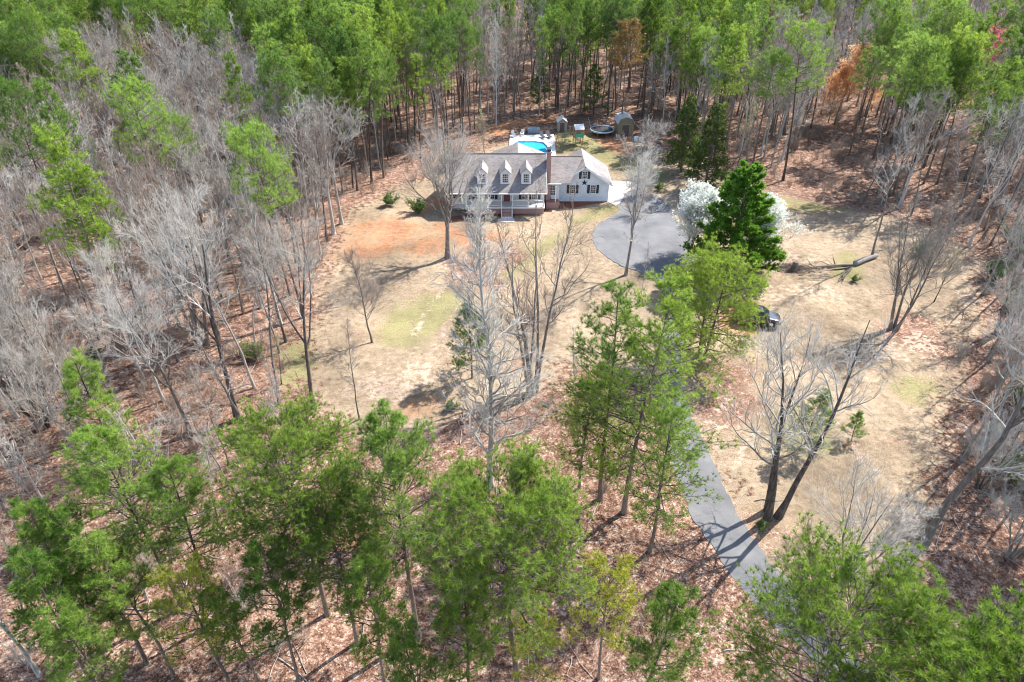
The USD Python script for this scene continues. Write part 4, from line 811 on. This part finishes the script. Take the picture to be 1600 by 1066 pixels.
house = thing('house', 'white-sided house with brown shingle roof, three dormers, railed front porch and a garage wing', 'house')
XL, XR, YE, ZE, YR, ZR_ = -9.4, 4.95, 91.7, 3.43, 97.35, 7.22       # main roof: ends, front eave, ridge
YB, ZF = 2 * YR - YE, 1.12
s_m = (ZR_ - ZE) / (YR - YE)
main_prof = [(94.3, 0.0), (102.4, 0.0), (102.4, ZR_ - s_m * (102.4 - YR) - 0.28), (YR, ZR_ - 0.28), (94.3, ZR_ - s_m * (YR - 94.3) - 0.28)]
obj('wall', prism_yz(main_prof, XL + 0.3, XR - 0.3), 'siding', house)
def roof_planes(ridge0, ridge1, eave0, eave1, th=0.16): return slab([eave0, eave1, ridge1, ridge0], th)
obj('roof', roof_planes((XL, YR, ZR_), (XR, YR, ZR_), (XL, YE, ZE), (XR, YE, ZE)), 'shingles', house)
obj('roof', roof_planes((XL, YR + .004, ZR_), (XR, YR + .004, ZR_), (XL, YB, ZE), (XR, YB, ZE)), 'shingles', house)
obj('ridge_cap', box(XL, XR, YR - 0.09, YR + 0.09, ZR_ - 0.03, ZR_ + 0.035), 'dark_wood', house)
obj('gutter', box(XL, XR, YE - 0.12, YE - 0.005, ZE - 0.16, ZE - 0.01), 'white_paint', house)
for xx in (XL - 0.06, XR + 0.005):
    m_ = cat([slab([(xx, YE, ZE - .02), (xx + .055, YE, ZE - .02), (xx + .055, YR, ZR_ - .02), (xx, YR, ZR_ - .02)], .26), slab([(xx, YB, ZE - .02), (xx + .055, YB, ZE - .02), (xx + .055, YR, ZR_ - .02), (xx, YR, ZR_ - .02)], .26)])
    obj('rake_board', m_, 'white_paint', house)
def window(x, y, z, w, h, parent, shutters=True, rows=3):
    """A double-hung sash facing the camera side (-y), its sill centre at x, wall face y, middle z."""
    W = obj('window', cat([box(x - w / 2 - .08, x - w / 2, y - .06, y + .02, z - h / 2 - .08, z + h / 2 + .08), box(x + w / 2, x + w / 2 + .08, y - .06, y + .02, z - h / 2 - .08, z + h / 2 + .08),
                           box(x - w / 2, x + w / 2, y - .06, y + .02, z + h / 2, z + h / 2 + .08), box(x - w / 2, x + w / 2, y - .075, y + .02, z - h / 2 - .08, z - h / 2)] +
                          [box(x - w / 2, x + w / 2, y - .05, y - .012, z - .025, z + .025)] + [box(x + w * q - .012, x + w * q + .012, y - .045, y - .014, z - h / 2, z + h / 2) for q in (-1 / 6, 1 / 6)] +
                          [box(x - w / 2, x + w / 2, y - .043, y - .016, z + h * q - .012, z + h * q + .012) for q in (-.25, .25)]), 'white_paint', parent)
    obj('pane', box(x - w / 2, x + w / 2, y - .03, y - .008, z - h / 2, z + h / 2), 'window_dark', W)
    if shutters:
        for s in (-1, 1):
            c = x + s * (w / 2 + .30)
            obj('shutter', cat([box(c - .19, c + .19, y - .05, y - .003, z - h / 2 - .05, z + h / 2 + .05)] + [box(c - .15, c + .15, y - .062, y - .049, z - h / 2 + .1 + q * h / 9, z - h / 2 + .155 + q * h / 9) for q in range(8)]), 'black_paint', parent)
    return W
# dormers
for dx in (-4.25, -0.95, 2.02):
    y0, zb, zt, hw = 93.02, 4.25, 5.95, 0.66
    back = YE + (6.72 - ZE) / s_m + 0.2
    D = obj('dormer', cat([prism_xz([(dx - hw, zb - .2), (dx + hw, zb - .2), (dx + hw, zt), (dx, zt + .62), (dx - hw, zt)], y0, back - 1.2)]), 'siding', house)
    for s in (-1, 1):
        e, k = dx + s * (hw + .2), zt - .13
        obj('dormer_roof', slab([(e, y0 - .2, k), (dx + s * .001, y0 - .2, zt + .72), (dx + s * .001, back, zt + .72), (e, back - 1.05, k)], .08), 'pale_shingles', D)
    obj('dormer_trim', cat([box(dx - hw - .03, dx - hw + .13, y0 - .03, y0 - .004, zb, zt), box(dx + hw - .13, dx + hw + .03, y0 - .03, y0 - .004, zb, zt), box(dx - hw + .13, dx + hw - .13, y0 - .035, y0 - .004, zb, zb + .16), box(dx - hw + .13, dx + hw - .13, y0 - .03, y0 - .004, zt - .12, zt)]), 'white_paint', D)
    w, h, x, z = .74, 1.24, dx, 5.12
    obj('dormer_window', cat([box(x - w / 2, x + w / 2, y0 - .05, y0 - .006, z - .03, z + .03)] + [box(x + w * q - .014, x + w * q + .014, y0 - .046, y0 - .008, z - h / 2, z + h / 2) for q in (-.5, -1 / 6, 1 / 6, .5)] + [box(x - w / 2, x + w / 2, y0 - .043, y0 - .01, z + h * q - .014, z + h * q + .014) for q in (-.5, -.25, .25, .5)]), 'white_paint', D)
    obj('dormer_pane', box(x - w / 2, x + w / 2, y0 - .022, y0 - .003, z - h / 2, z + h / 2), 'window_dark', D)
ch = obj('chimney', cat([box(4.98, 5.62, 95.2, 96.5, 0, 8.0), box(4.90, 5.70, 95.12, 96.58, 8.0, 8.18)]), 'brick', house)
obj('chimney_cap', cat([box(5.05, 5.55, 95.3, 96.4, 8.18, 8.5), box(4.98, 5.62, 95.2, 96.5, 8.5, 8.55)]), 'black_paint', ch)
# rear wing with hip roof behind the ridge
wx0, wx1, wz, we = -3.4, 5.2, 6.25, 3.75; wc = (wx0 + wx1) / 2; wy, wy2 = 105.2, 107.8
obj('wing_wall', box(wx0 + .4, wx1 - .4, 102.5, wy2 - .4, 0, we), 'siding', house)
yy0 = YR + (ZR_ - wz) / s_m
for s, e in ((-1, wx0), (1, wx1)):
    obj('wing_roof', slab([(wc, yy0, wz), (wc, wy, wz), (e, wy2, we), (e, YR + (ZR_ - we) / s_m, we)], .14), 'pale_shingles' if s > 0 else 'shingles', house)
obj('wing_roof', slab([(wx0, wy2 + .003, we), (wx1, wy2 + .003, we), (wc, wy + .003, wz)], .14), 'shingles', house)
# link between house and garage
ly0, lze, lyr, lzr = 95.0, 3.55, 99.25, 6.12
obj('link_wall', prism_yz([(95.5, 0), (103, 0), (103, lze), (lyr, lzr - .3), (95.5, lze + .05)], XR + .75, 6.95), 'siding', house)
obj('link_roof', slab([(XR + .02, ly0, lze), (8.4, ly0, lze), (10.6, lyr, lzr), (XR + .02, lyr, lzr)], .14), 'shingles', house)
obj('link_roof', slab([(XR + .02, lyr + .003, lzr), (10.6, lyr + .003, lzr), (8.4, 103.5, lze), (XR + .02, 103.5, lze)], .14), 'shingles', house)
obj('ridge_cap', box(XR + .1, 10.4, lyr - .07, lyr + .07, lzr - .02, lzr + .03), 'dark_wood', house)
obj('link_gutter', box(XR + .1, 7.2, ly0 - .11, ly0 - .005, lze - .14, lze - .01), 'white_paint', house)
obj('link_porch', box(XR + .1, 6.9, 94.2, 95.49, 0, .95), 'brick', house)
for x in (6.05,): window(x, 95.5, 2.35, .8, 1.5, house, False)
obj('porch_post', cat([box(6.3, 6.42, 94.25, 94.37, .95, 3.42)]), 'white_paint', house)
# garage wing
gx0, gx1, gxc, gy0, gy1, gzr, gze = 6.95, 14.45, 10.72, 96.9, 104.2, 5.6, 2.85
gs = (gzr - gze) / 4.05
obj('garage_wall', prism_xz([(gx0, 0), (gx1, 0), (gx1, gzr - gs * (gx1 - gxc) - .2), (gxc, gzr - .2), (gx0, gzr - gs * (gxc - gx0) - .2)], gy0, gy1), 'siding', house)
for s in (-1, 1):
    e = gxc + s * 4.15; zz = gzr - gs * 4.15
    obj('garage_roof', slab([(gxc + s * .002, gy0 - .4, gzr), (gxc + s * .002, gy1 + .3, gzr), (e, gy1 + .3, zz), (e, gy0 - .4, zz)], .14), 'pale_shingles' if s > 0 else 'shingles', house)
    obj('rake_board', slab([(gxc + s * .005, gy0 - .46, gzr - .03), (gxc + s * .005, gy0 - .405, gzr - .03), (e, gy0 - .405, zz - .03), (e, gy0 - .46, zz - .03)], .24), 'white_paint', house)
    obj('gutter', box(e - .02 if s > 0 else e - .1, e + .1 if s > 0 else e + .02, gy0 - .4, gy1 + .3, zz - .2, zz - .1), 'white_paint', house)
for x in (gx0 - .02, gx1 - .12): obj('corner_board', box(x, x + .14, gy0 - .025, gy0 - .003, 0, 2.7), 'white_paint', house)
window(9.05, gy0, 1.95, .76, 1.22, house); window(12.1, gy0, 1.95, .76, 1.22, house); window(gxc, gy0, 4.12, .66, 1.05, house)
a5 = np.arange(10) * math.pi / 5 + math.pi / 2; rr5 = np.where(np.arange(10) % 2 == 0, .52, .2)
st_v = np.vstack([np.stack([gxc + .05 + np.cos(a5) * rr5, np.full(10, gy0 - .01), 2.95 + np.sin(a5) * rr5], 1), [[gxc + .05, gy0 - .12, 2.95], [gxc + .05, gy0 - .005, 2.95]]])
obj('star_ornament', trimesh.Trimesh(st_v, [[k, (k + 1) % 10, 10] for k in range(10)] + [[(k + 1) % 10, k, 11] for k in range(10)]), 'star_metal', house)
# front porch
obj('porch_floor', box(-6.75, 4.75, 92.05, 94.29, ZF - .18, ZF), 'white_paint', house)
obj('porch_foundation', box(-6.6, 4.6, 92.3, 94.28, 0, ZF - .19), 'brick', house)
obj('porch_beam', box(-6.7, 4.7, 92.22, 92.42, ZE - .1, ZE + .14), 'white_paint', house)
posts = [-6.6, -4.3, -1.5, 0.05, 2.35, 4.55]
for x in posts: obj('porch_post', cat([box(x - .07, x + .07, 92.25, 92.39, ZF, ZE - .1), box(x - .1, x + .1, 92.22, 92.42, ZF, ZF + .2)]), 'white_paint', house)
for a, b in ((-6.6, -4.3), (-4.3, -1.5), (0.05, 2.35), (2.35, 4.55)):
    obj('railing', cat([box(a + .1, b - .1, 92.27, 92.37, ZF + .88, ZF + .96), box(a + .1, b - .1, 92.28, 92.36, ZF + .1, ZF + .17)] + [box(q - .018, q + .018, 92.3, 92.34, ZF + .17, ZF + .88) for q in np.arange(a + .22, b - .1, .14)]), 'white_paint', house)
for x, w_ in ((-5.4, 1.0), (-3.0, 1.0), (1.9, .9), (3.3, .9)): window(x, 94.3, 2.25, .8, 1.5, house, True)
dr = obj('door', cat([box(-1.2, -.3, 94.24, 94.297, ZF, ZF + 2.05)]), 'door_red', house); obj('door_trim', cat([box(-1.34, -1.21, 94.22, 94.296, ZF, ZF + 2.18), box(-.29, -.16, 94.22, 94.296, ZF, ZF + 2.18), box(-1.21, -.29, 94.22, 94.296, ZF + 2.06, ZF + 2.18)]), 'white_paint', dr)
window(-8.2, 94.3, 2.25, .8, 1.4, house, True)
for k in range(5): obj('step', box(-1.4, -.05, 92.05 - .28 * (k + 1), 92.045 - .28 * k, 0, ZF - .19 * (k + 1)), 'white_paint' if k == 4 else 'brick', house)
for x in (-1.47, .02): obj('stair_rail', cat([box(x - .05, x + .05, 90.6, 90.7, 0, 1.15), rod([x, 90.65, 1.1], [x, 92.2, ZF + .92], .045), rod([x, 90.65, .35], [x, 92.2, ZF + .17], .035)] + [rod([x, 90.65 + 1.5 * q, .35 + .94 * q], [x, 90.65 + 1.5 * q, 1.1 + .94 * q], .018, 4) for q in np.arange(.12, 1, .14)]), 'white_paint', house)
tag(obj('front_walk', box(-2.0, .35, 89.4, 90.55, -.1, .05), 'concrete'), kind='structure')

# ------------------------------------------------------------------ back yard
tag(obj('pool_terrace', None or __import__('trimesh').creation.extrude_polygon(Polygon([(-.6, 112), (7.6, 112), (7.9, 128), (-.4, 127.6)]).difference(Polygon([(0.4, 114.6), (5.2, 114.6), (6.2, 115.6), (6.3, 121.5), (5.7, 123.4), (4.2, 124.0), (1.2, 124.0), (0.4, 123)]).buffer(.05)), .25, engine='earcut'), 'pool_deck'), kind='structure')
pool = thing('swimming_pool', 'blue swimming pool in a white terrace behind the house roof', 'pool')
pp_ = Polygon([(0.4, 114.6), (5.2, 114.6), (6.2, 115.6), (6.3, 121.5), (5.7, 123.4), (4.2, 124.0), (1.2, 124.0), (0.4, 123)]).buffer(.3).buffer(-.3)
m_ = trimesh.creation.extrude_polygon(pp_, .02, engine='earcut'); m_.update_faces(m_.face_normals[:, 2] > .5); m_.apply_translation([0, 0, .14]); obj('water', m_, 'pool_water', pool)
m_ = trimesh.creation.extrude_polygon(pp_.buffer(.04), .05, engine='earcut'); m_.apply_translation([0, 0, .04]); obj('basin', m_, 'pool_liner', pool)
m_ = trimesh.creation.extrude_polygon(pp_.buffer(.28).difference(pp_.buffer(.02)), .06, engine='earcut'); m_.apply_translation([0, 0, .253]); obj('coping', m_, 'white_paint', pool)
lad = obj('ladder', cat([rod([2.2 + q, 124.3, .3], [2.2 + q, 124.3, 1.0], .03) for q in (0, .5)] + [rod([2.2 + q, 124.3, 1.0], [2.2 + q, 123.7, .8], .03) for q in (0, .5)] + [rod([2.2 + q, 123.7, .8], [2.2 + q, 123.7, .05], .03) for q in (0, .5)]), 'steel', pool)
for k, (x, y, rz, lb) in enumerate([(.3, 126.4, .4, 'white garden chair at the left corner of the pool terrace'), (1.9, 127.2, -.3, 'white garden chair nearer the storage box on the pool terrace')]):
    c = thing('garden_chair', lb, 'chair', (x, y, .26), rz, 'white chairs on the pool terrace')
    obj('seat', cat([box(-.3, .3, -.3, .3, .4, .46)] + [box(-.3 + .1 * q + .01, -.3 + .1 * q + .09, -.32, .32, .461, .48) for q in range(6)]), 'white_paint', c)
    obj('backrest', cat([slab([(-.3, .3, .46), (.3, .3, .46), (.3, .48, 1.1), (-.3, .48, 1.1)], .04)]), 'white_paint', c)
    for a in (-.27, .27):
        for b in (-.27, .27): obj('leg', rod([a, b, 0], [a, b, .4], .03), 'white_paint', c)
        obj('armrest', box(a - .05, a + .05, -.3, .34, .62, .66), 'white_paint', c)
for k, (x, y, rz, lb) in enumerate([(5.7, 126.0, .35, 'dark folding lounger left of its pair by the pool'), (6.9, 126.1, .35, 'dark folding lounger right of its pair by the pool')]):
    c = thing('pool_lounger', lb, 'lounger', (x, y, .26), rz, 'dark loungers by the pool')
    obj('seat', slab([(-.33, -1.0, .34), (.33, -1.0, .34), (.33, .35, .34), (-.33, .35, .34)], .06), 'lounger_blue', c)
    obj('backrest', slab([(-.33, .36, .34), (.33, .36, .34), (.33, .95, 1.0), (-.33, .95, 1.0)], .06), 'lounger_blue', c)
    for a in (-.31, .31):
        for b in (-.9, .3): obj('leg', rod([a, b, 0], [a, b, .3], .025), 'steel', c)
bx = thing('storage_box', 'grey-blue garden storage box behind the pool terrace', 'box', (4.1, 129.6, 0))
obj('body', box(-1.1, 1.1, -.5, .5, 0, .85), 'box_blue', bx); obj('lid', cat([slab([(-1.15, -.56, .87), (1.15, -.56, .87), (1.15, .56, 1.02), (-1.15, .56, 1.02)], .08)]), 'box_blue', bx)
def shed(x, y, w, d, h, hr, wall, lb, gambrel):
    t = thing('garden_shed', lb, 'shed', (x, y, 0), .05)
    top = [(-w / 2, h), (-w * .36, h + hr * .72), (0, h + hr), (w * .36, h + hr * .72), (w / 2, h)] if gambrel else [(-w / 2, h), (0, h + hr), (w / 2, h)]
    obj('wall', prism_xz([(-w / 2 + .06, 0), (w / 2 - .06, 0)] + [(a * .97, b - .08) for a, b in top[::-1]], -d / 2, d / 2), wall, t)
    for (a, b), (c, e) in zip(top[:-1], top[1:]): obj('roof', slab([(a * 1.08, -d / 2 - .2, b), (c * 1.08, -d / 2 - .2, e), (c * 1.08, d / 2 + .2, e), (a * 1.08, d / 2 + .2, b)], .06), 'roof_grey', t)
    dd = obj('door', cat([box(-w * .22, w * .22, -d / 2 - .05, -d / 2 - .003, .08, h * .92)]), 'dark_wood', t)
    obj('trim', cat([box(-w * .26, -w * .225, -d / 2 - .06, -d / 2 - .002, .05, h * .95), box(w * .225, w * .26, -d / 2 - .06, -d / 2 - .002, .05, h * .95), box(-w * .225, w * .225, -d / 2 - .06, -d / 2 - .002, h * .925, h * .96)]), 'shed_wood', t)
shed(9.5, 131.0, 1.9, 2.0, 1.95, .75, 'shed_wood', 'small grey-roofed playhouse shed right of the pool', False)
shed(21.2, 129.6, 3.0, 3.4, 2.2, 1.35, 'shed_olive', 'larger barn-roofed shed beside the trampoline', True)
tp = thing('trampoline', 'round black trampoline with a pale rim on bare clay', 'trampoline', (17.0, 128.8, 0))
def ring(R, z, rad, n=40, sec=6):
    a = np.arange(n + 1) * 2 * math.pi / n; P = np.stack([np.cos(a) * R, np.sin(a) * R, 0 * a + z], 1)[None]; return tubes(P, np.full((1, n + 1), rad), sec)
obj('rim_pad', ring(2.2, .95, .13), 'pad_blue', tp, True); m_ = trimesh.creation.cylinder(2.08, .02, sections=40); m_.apply_translation([0, 0, .93]); obj('jumping_mat', m_, 'mat_black', tp); obj('frame', ring(2.25, .84, .04), 'steel', tp, True)
for k in range(8):
    a = k * math.pi / 4 + .3; obj('leg', rod([2.2 * math.cos(a), 2.2 * math.sin(a), 0], [2.22 * math.cos(a), 2.22 * math.sin(a), .9], .035), 'steel', tp)
for k in (1, 2, 3, 4):
    a = k * math.pi / 4 + .3; obj('net_pole', rod([2.25 * math.cos(a), 2.25 * math.sin(a), .9], [2.4 * math.cos(a) - (.5 if k == 3 else 0), 2.4 * math.sin(a), 2.9 if k == 3 else 2.0], .035), 'pad_blue' if k == 3 else 'steel', tp)
ps = thing('playset', 'wooden play tower with a white and green canopy behind the garage roof', 'playset', (12.0, 123.0, 0), .2)
for a in (-.7, .7):
    for b in (-.7, .7): obj('post', box(a - .06, a + .06, b - .06, b + .06, 0, 2.9), 'play_wood', ps)
obj('platform', box(-.8, .8, -.8, .8, 1.35, 1.45), 'play_wood', ps); obj('canopy', cat([slab([(-.9, -.9, 2.95), (.9, -.9, 2.95), (.9, 0, 3.7), (-.9, 0, 3.7)], .04)]), 'white_paint', ps); obj('canopy', cat([slab([(-.9, .9, 2.95), (.9, .9, 2.95), (.9, .003, 3.7), (-.9, .003, 3.7)], .04)]), 'play_green', ps)
obj('side_panel', box(-.78, .78, -.76, -.72, 1.5, 2.1), 'play_green', ps)
obj('swing_beam', cat([rod([-.7, 0, 2.2], [-3.8, 0, 2.2], .06), rod([-3.8, 0, 2.2], [-3.9, -.9, 0], .05), rod([-3.8, 0, 2.2], [-3.9, .9, 0], .05)]), 'play_wood', ps)
for q in (-1.6, -2.7): obj('swing', cat([rod([q - .2, 0, 2.2], [q - .2, 0, .6], .012, 4), rod([q + .2, 0, 2.2], [q + .2, 0, .6], .012, 4), box(q - .25, q + .25, -.1, .1, .56, .6)]), 'lounger_blue', ps)
for (x, y), lb in (((22.9, 125.0), 'white plastic tub on the clay in front of the barn-roofed shed'), ((23.8, 124.6), 'second white plastic tub, the one farther from the barn-roofed shed')):
    c = thing('plastic_tub', lb, 'tub', (x, y, 0)); a = np.linspace(0, 2 * math.pi, 17)[:-1]
    obj('body', trimesh.creation.revolve(np.array([[0, 0], [.36, 0], [.45, .75], [.41, .75], [.33, .06], [0, .06]]), sections=16), 'white_paint', c); obj('rim', ring(.45, .75, .03, 16), 'white_paint', c)

# ------------------------------------------------------------------ felled tree and brush pile
lx, ly = G(1335, 416); lg = thing('felled_log', 'thick grey sawn log lying on the lawn behind the vase-shaped tree', 'log', (lx, ly, 0))
a_, b_ = np.array([0., 0, .42]), np.append(G(1352, 394) - G(1335, 416), .42) * [1, .55, 1]
P_ = grow([a_], [b_ - a_], [np.linalg.norm(b_ - a_) + .6], 7, .02, 0, np.random.default_rng(3)); obj('trunk', tubes(P_, np.linspace(.36, .26, 7)[None], 14), 'log_grey', lg, 40)
n_ = unit(P_[0, 0] - P_[0, 1]); c_ = trimesh.creation.cylinder(.345, segment=[P_[0, 0], P_[0, 0] + n_ * .02], sections=14); obj('cut_face', c_, 'pale_shingles', lg)
p0, p1 = G(1330, 416), G(1268, 420); fl = thing('fallen_tree', 'long thin fallen trunk lying between the sawn log and the brush pile', 'fallen tree', (*p0, 0))
dv = np.append(p1 - p0, .05); P_ = grow([[0, 0, .2]], [dv], [np.linalg.norm(dv)], 9, .03, 0, np.random.default_rng(4)); P_[..., 2] = np.clip(P_[..., 2], .12, .4); R_ = np.linspace(.17, .09, 9)[None]; obj('trunk', tubes(P_, R_, 8), 'log_bark', fl, True)
rg = np.random.default_rng(44); s_, d_, q_ = kids(P_, R_, np.zeros(12, int), rg.uniform(.3, 1, 12), rg.uniform(.6, 1.2, 12), rg, up=.2); Q_ = grow(s_, d_, rg.uniform(.8, 2, 12), 4, .15, 0, rg); obj('branches', tubes(Q_, taper(12, 4, .05 * np.ones(12), .015), 4), 'dark_bark', fl, True)
p0 = G(1330, 420); fk = thing('fallen_branch', 'dark forked branches fallen beside the sawn log', 'branch', (*p0, 0)); rg = np.random.default_rng(45)
P_ = grow(np.tile([[0, 0, .25]], (5, 1)), np.stack([-1 + 0 * np.arange(5), -1.6 + .35 * np.arange(5), .05 + 0 * np.arange(5)], 1), [4.5, 5, 4, 4.5, 5], 8, .12, 0, rg); P_[..., 2] = np.abs(P_[..., 2]) * .4 + .12; R_ = taper(5, 8, .13 * np.ones(5), .03); obj('branches', tubes(P_, R_, 6), 'dark_bark', fk, True)
p0 = G(1240, 424); bp = thing('brush_pile', 'dark heap of cut brush at the end of the fallen trunk', 'brush pile', (*p0, 0)); rg = np.random.default_rng(46); n_ = 420
c_ = np.stack([rg.normal(0, 1.5, n_), rg.normal(0, .75, n_), rg.uniform(.05, .95, n_)], 1); c_[:, 2] *= np.exp(-(c_[:, 0] / 2.2) ** 2 - (c_[:, 1] / 1.1) ** 2); d_ = unit(rg.normal(size=(n_, 3)) * [1.6, .8, .3]); Q_ = grow(c_ - d_ * .7, d_, rg.uniform(.8, 2, n_), 4, .15, 0, rg); Q_[..., 2] = np.abs(Q_[..., 2]) + .03
obj('sticks', tubes(Q_[:330], taper(330, 4, rg.uniform(.012, .035, 330), .008), 4), 'dark_bark', bp, True, kind='stuff'); obj('sticks', tubes(Q_[330:], taper(90, 4, rg.uniform(.01, .02, 90), .006), 4), 'grey_twig', bp, True, kind='stuff')
obj('stump', trimesh.creation.revolve(np.array([[0, 0], [.55, 0], [.42, .25], [.38, 1.0], [.3, 1.35], [0, 1.25]]), sections=14), 'log_bark', bp, 40)

# ------------------------------------------------------------------ parked car
mat('car_paint', {'p': ('principled_bsdf', {'base_color': (0.012, 0.017, 0.028), 'roughness': 0.25, 'coat_weight': 1.0, 'coat_roughness': 0.04, 'metallic': 0.3})}, [], 'p.BSDF')
plain('tyre', (0.02, 0.02, 0.02), 0.85); plain('chrome', (0.7, 0.7, 0.7), 0.15, 1.0, var=0.02); plain('lamp_clear', (0.75, 0.76, 0.78), 0.1, spec=1.0); plain('lamp_red', (0.35, 0.01, 0.01), 0.2)
mat('car_glass', {'p': ('principled_bsdf', {'base_color': (0.015, 0.02, 0.025), 'roughness': 0.03, 'specular_ior_level': 0.9})}, [], 'p.BSDF')
cx_, cy_ = G(1182, 502)
car = thing('parked_car', 'dark blue-black car parked on the leaf litter beside the broad twin-trunk pine', 'car', (cx_, cy_, 0), math.radians(-14))
def loft(sections):
    """Closed body through cross-sections given as (x, [(y, z), ...]) rings of equal length."""
    V = np.array([[(x, y, z) for y, z in ringp] for x, ringp in sections], float); n, k = V.shape[:2]; f = []
    for a in range(n - 1):
        for b in range(k): f += [[a * k + b, a * k + (b + 1) % k, (a + 1) * k + (b + 1) % k], [a * k + b, (a + 1) * k + (b + 1) % k, (a + 1) * k + b]]
    f += [[0, b + 1, b] for b in range(1, k - 1)] + [[(n - 1) * k, (n - 1) * k + b, (n - 1) * k + b + 1] for b in range(1, k - 1)]
    m = trimesh.Trimesh(V.reshape(-1, 3), f, process=False); m.fix_normals(); return m
def sec(x, w, z0, z1): return (x, [(-w * .94, z0), (w * .94, z0), (w, z0 + .12), (w, z1 - .2), (w * .95, z1 - .05), (w * .8, z1), (-w * .8, z1), (-w * .95, z1 - .05), (-w, z1 - .2), (-w, z0 + .12)])
obj('body', loft([sec(-2.35, .78, .45, .9), sec(-2.28, .88, .34, 1.02), sec(-1.9, .93, .3, 1.08), sec(-.8, .95, .28, 1.1), (lambda s: s)(sec(.8, .95, .28, 1.1)), sec(1.2, .94, .28, 1.06), sec(1.9, .92, .3, .97), sec(2.25, .86, .36, .86), sec(2.38, .74, .45, .72)]), 'car_paint', car, 35)
def cab(x, w, z): return (x, [(-w[0], z[0]), (w[0], z[0]), (w[1], z[1]), (-w[1], z[1])])
obj('glasshouse', loft([cab(-2.1, (.84, .8), (1.0, 1.04)), cab(-1.75, (.86, .66), (1.04, 1.62)), cab(.35, (.87, .66), (1.06, 1.64)), cab(1.15, (.86, .82), (1.02, 1.06))]), 'car_glass', car, 25)
obj('roof', loft([cab(-1.8, (.70, .62), (1.60, 1.65)), cab(-1.6, (.71, .62), (1.60, 1.72)), cab(.1, (.71, .62), (1.62, 1.73)), cab(.38, (.69, .6), (1.62, 1.66))]), 'car_paint', car, 40)
for s in (-1, 1):
    obj('pillar', cat([rod([1.12, s * .84, 1.05], [.36, s * .67, 1.65], .045), rod([-.4, s * .865, 1.06], [-.4, s * .675, 1.64], .05), rod([-2.02, s * .83, 1.05], [-1.72, s * .67, 1.62], .06)]), 'car_paint', car)
    obj('headlight', box(2.12, 2.31, s * .72 - .14, s * .72 + .14, .66, .80), 'lamp_clear', car); obj('tail_light', box(-2.36, -2.26, s * .74 - .1, s * .74 + .1, .8, 1.0), 'lamp_red', car)
    obj('mirror', cat([box(.78, .95, s * 1.03 - .1, s * 1.03 + .1, 1.08, 1.22)]), 'car_paint', car)
    for x in (-1.42, 1.45):
        w_ = trimesh.creation.revolve(np.array([[.2, -.11], [.33, -.11], [.36, -.07], [.36, .07], [.33, .11], [.2, .11], [.2, -.11]]), sections=24); w_.apply_transform(trimesh.transformations.rotation_matrix(math.pi / 2, [1, 0, 0])); w_.apply_translation([x, s * .86, .36]); W_ = obj('wheel', w_, 'tyre', car, 40)
        h_ = trimesh.creation.cylinder(.21, .16, sections=20); h_.apply_transform(trimesh.transformations.rotation_matrix(math.pi / 2, [1, 0, 0])); h_.apply_translation([x, s * .87, .36]); obj('rim', h_, 'chrome', W_)
obj('grille', box(2.30, 2.40, -.45, .45, .5, .68), 'black_paint', car); obj('bumper', cat([box(2.26, 2.43, -.78, .78, .34, .5)]), 'black_paint', car)
obj('windscreen_wiper', cat([rod([1.1, -.5, 1.06], [.9, .1, 1.24], .012, 4), rod([1.1, .1, 1.06], [.9, .65, 1.24], .012, 4)]), 'black_paint', car)
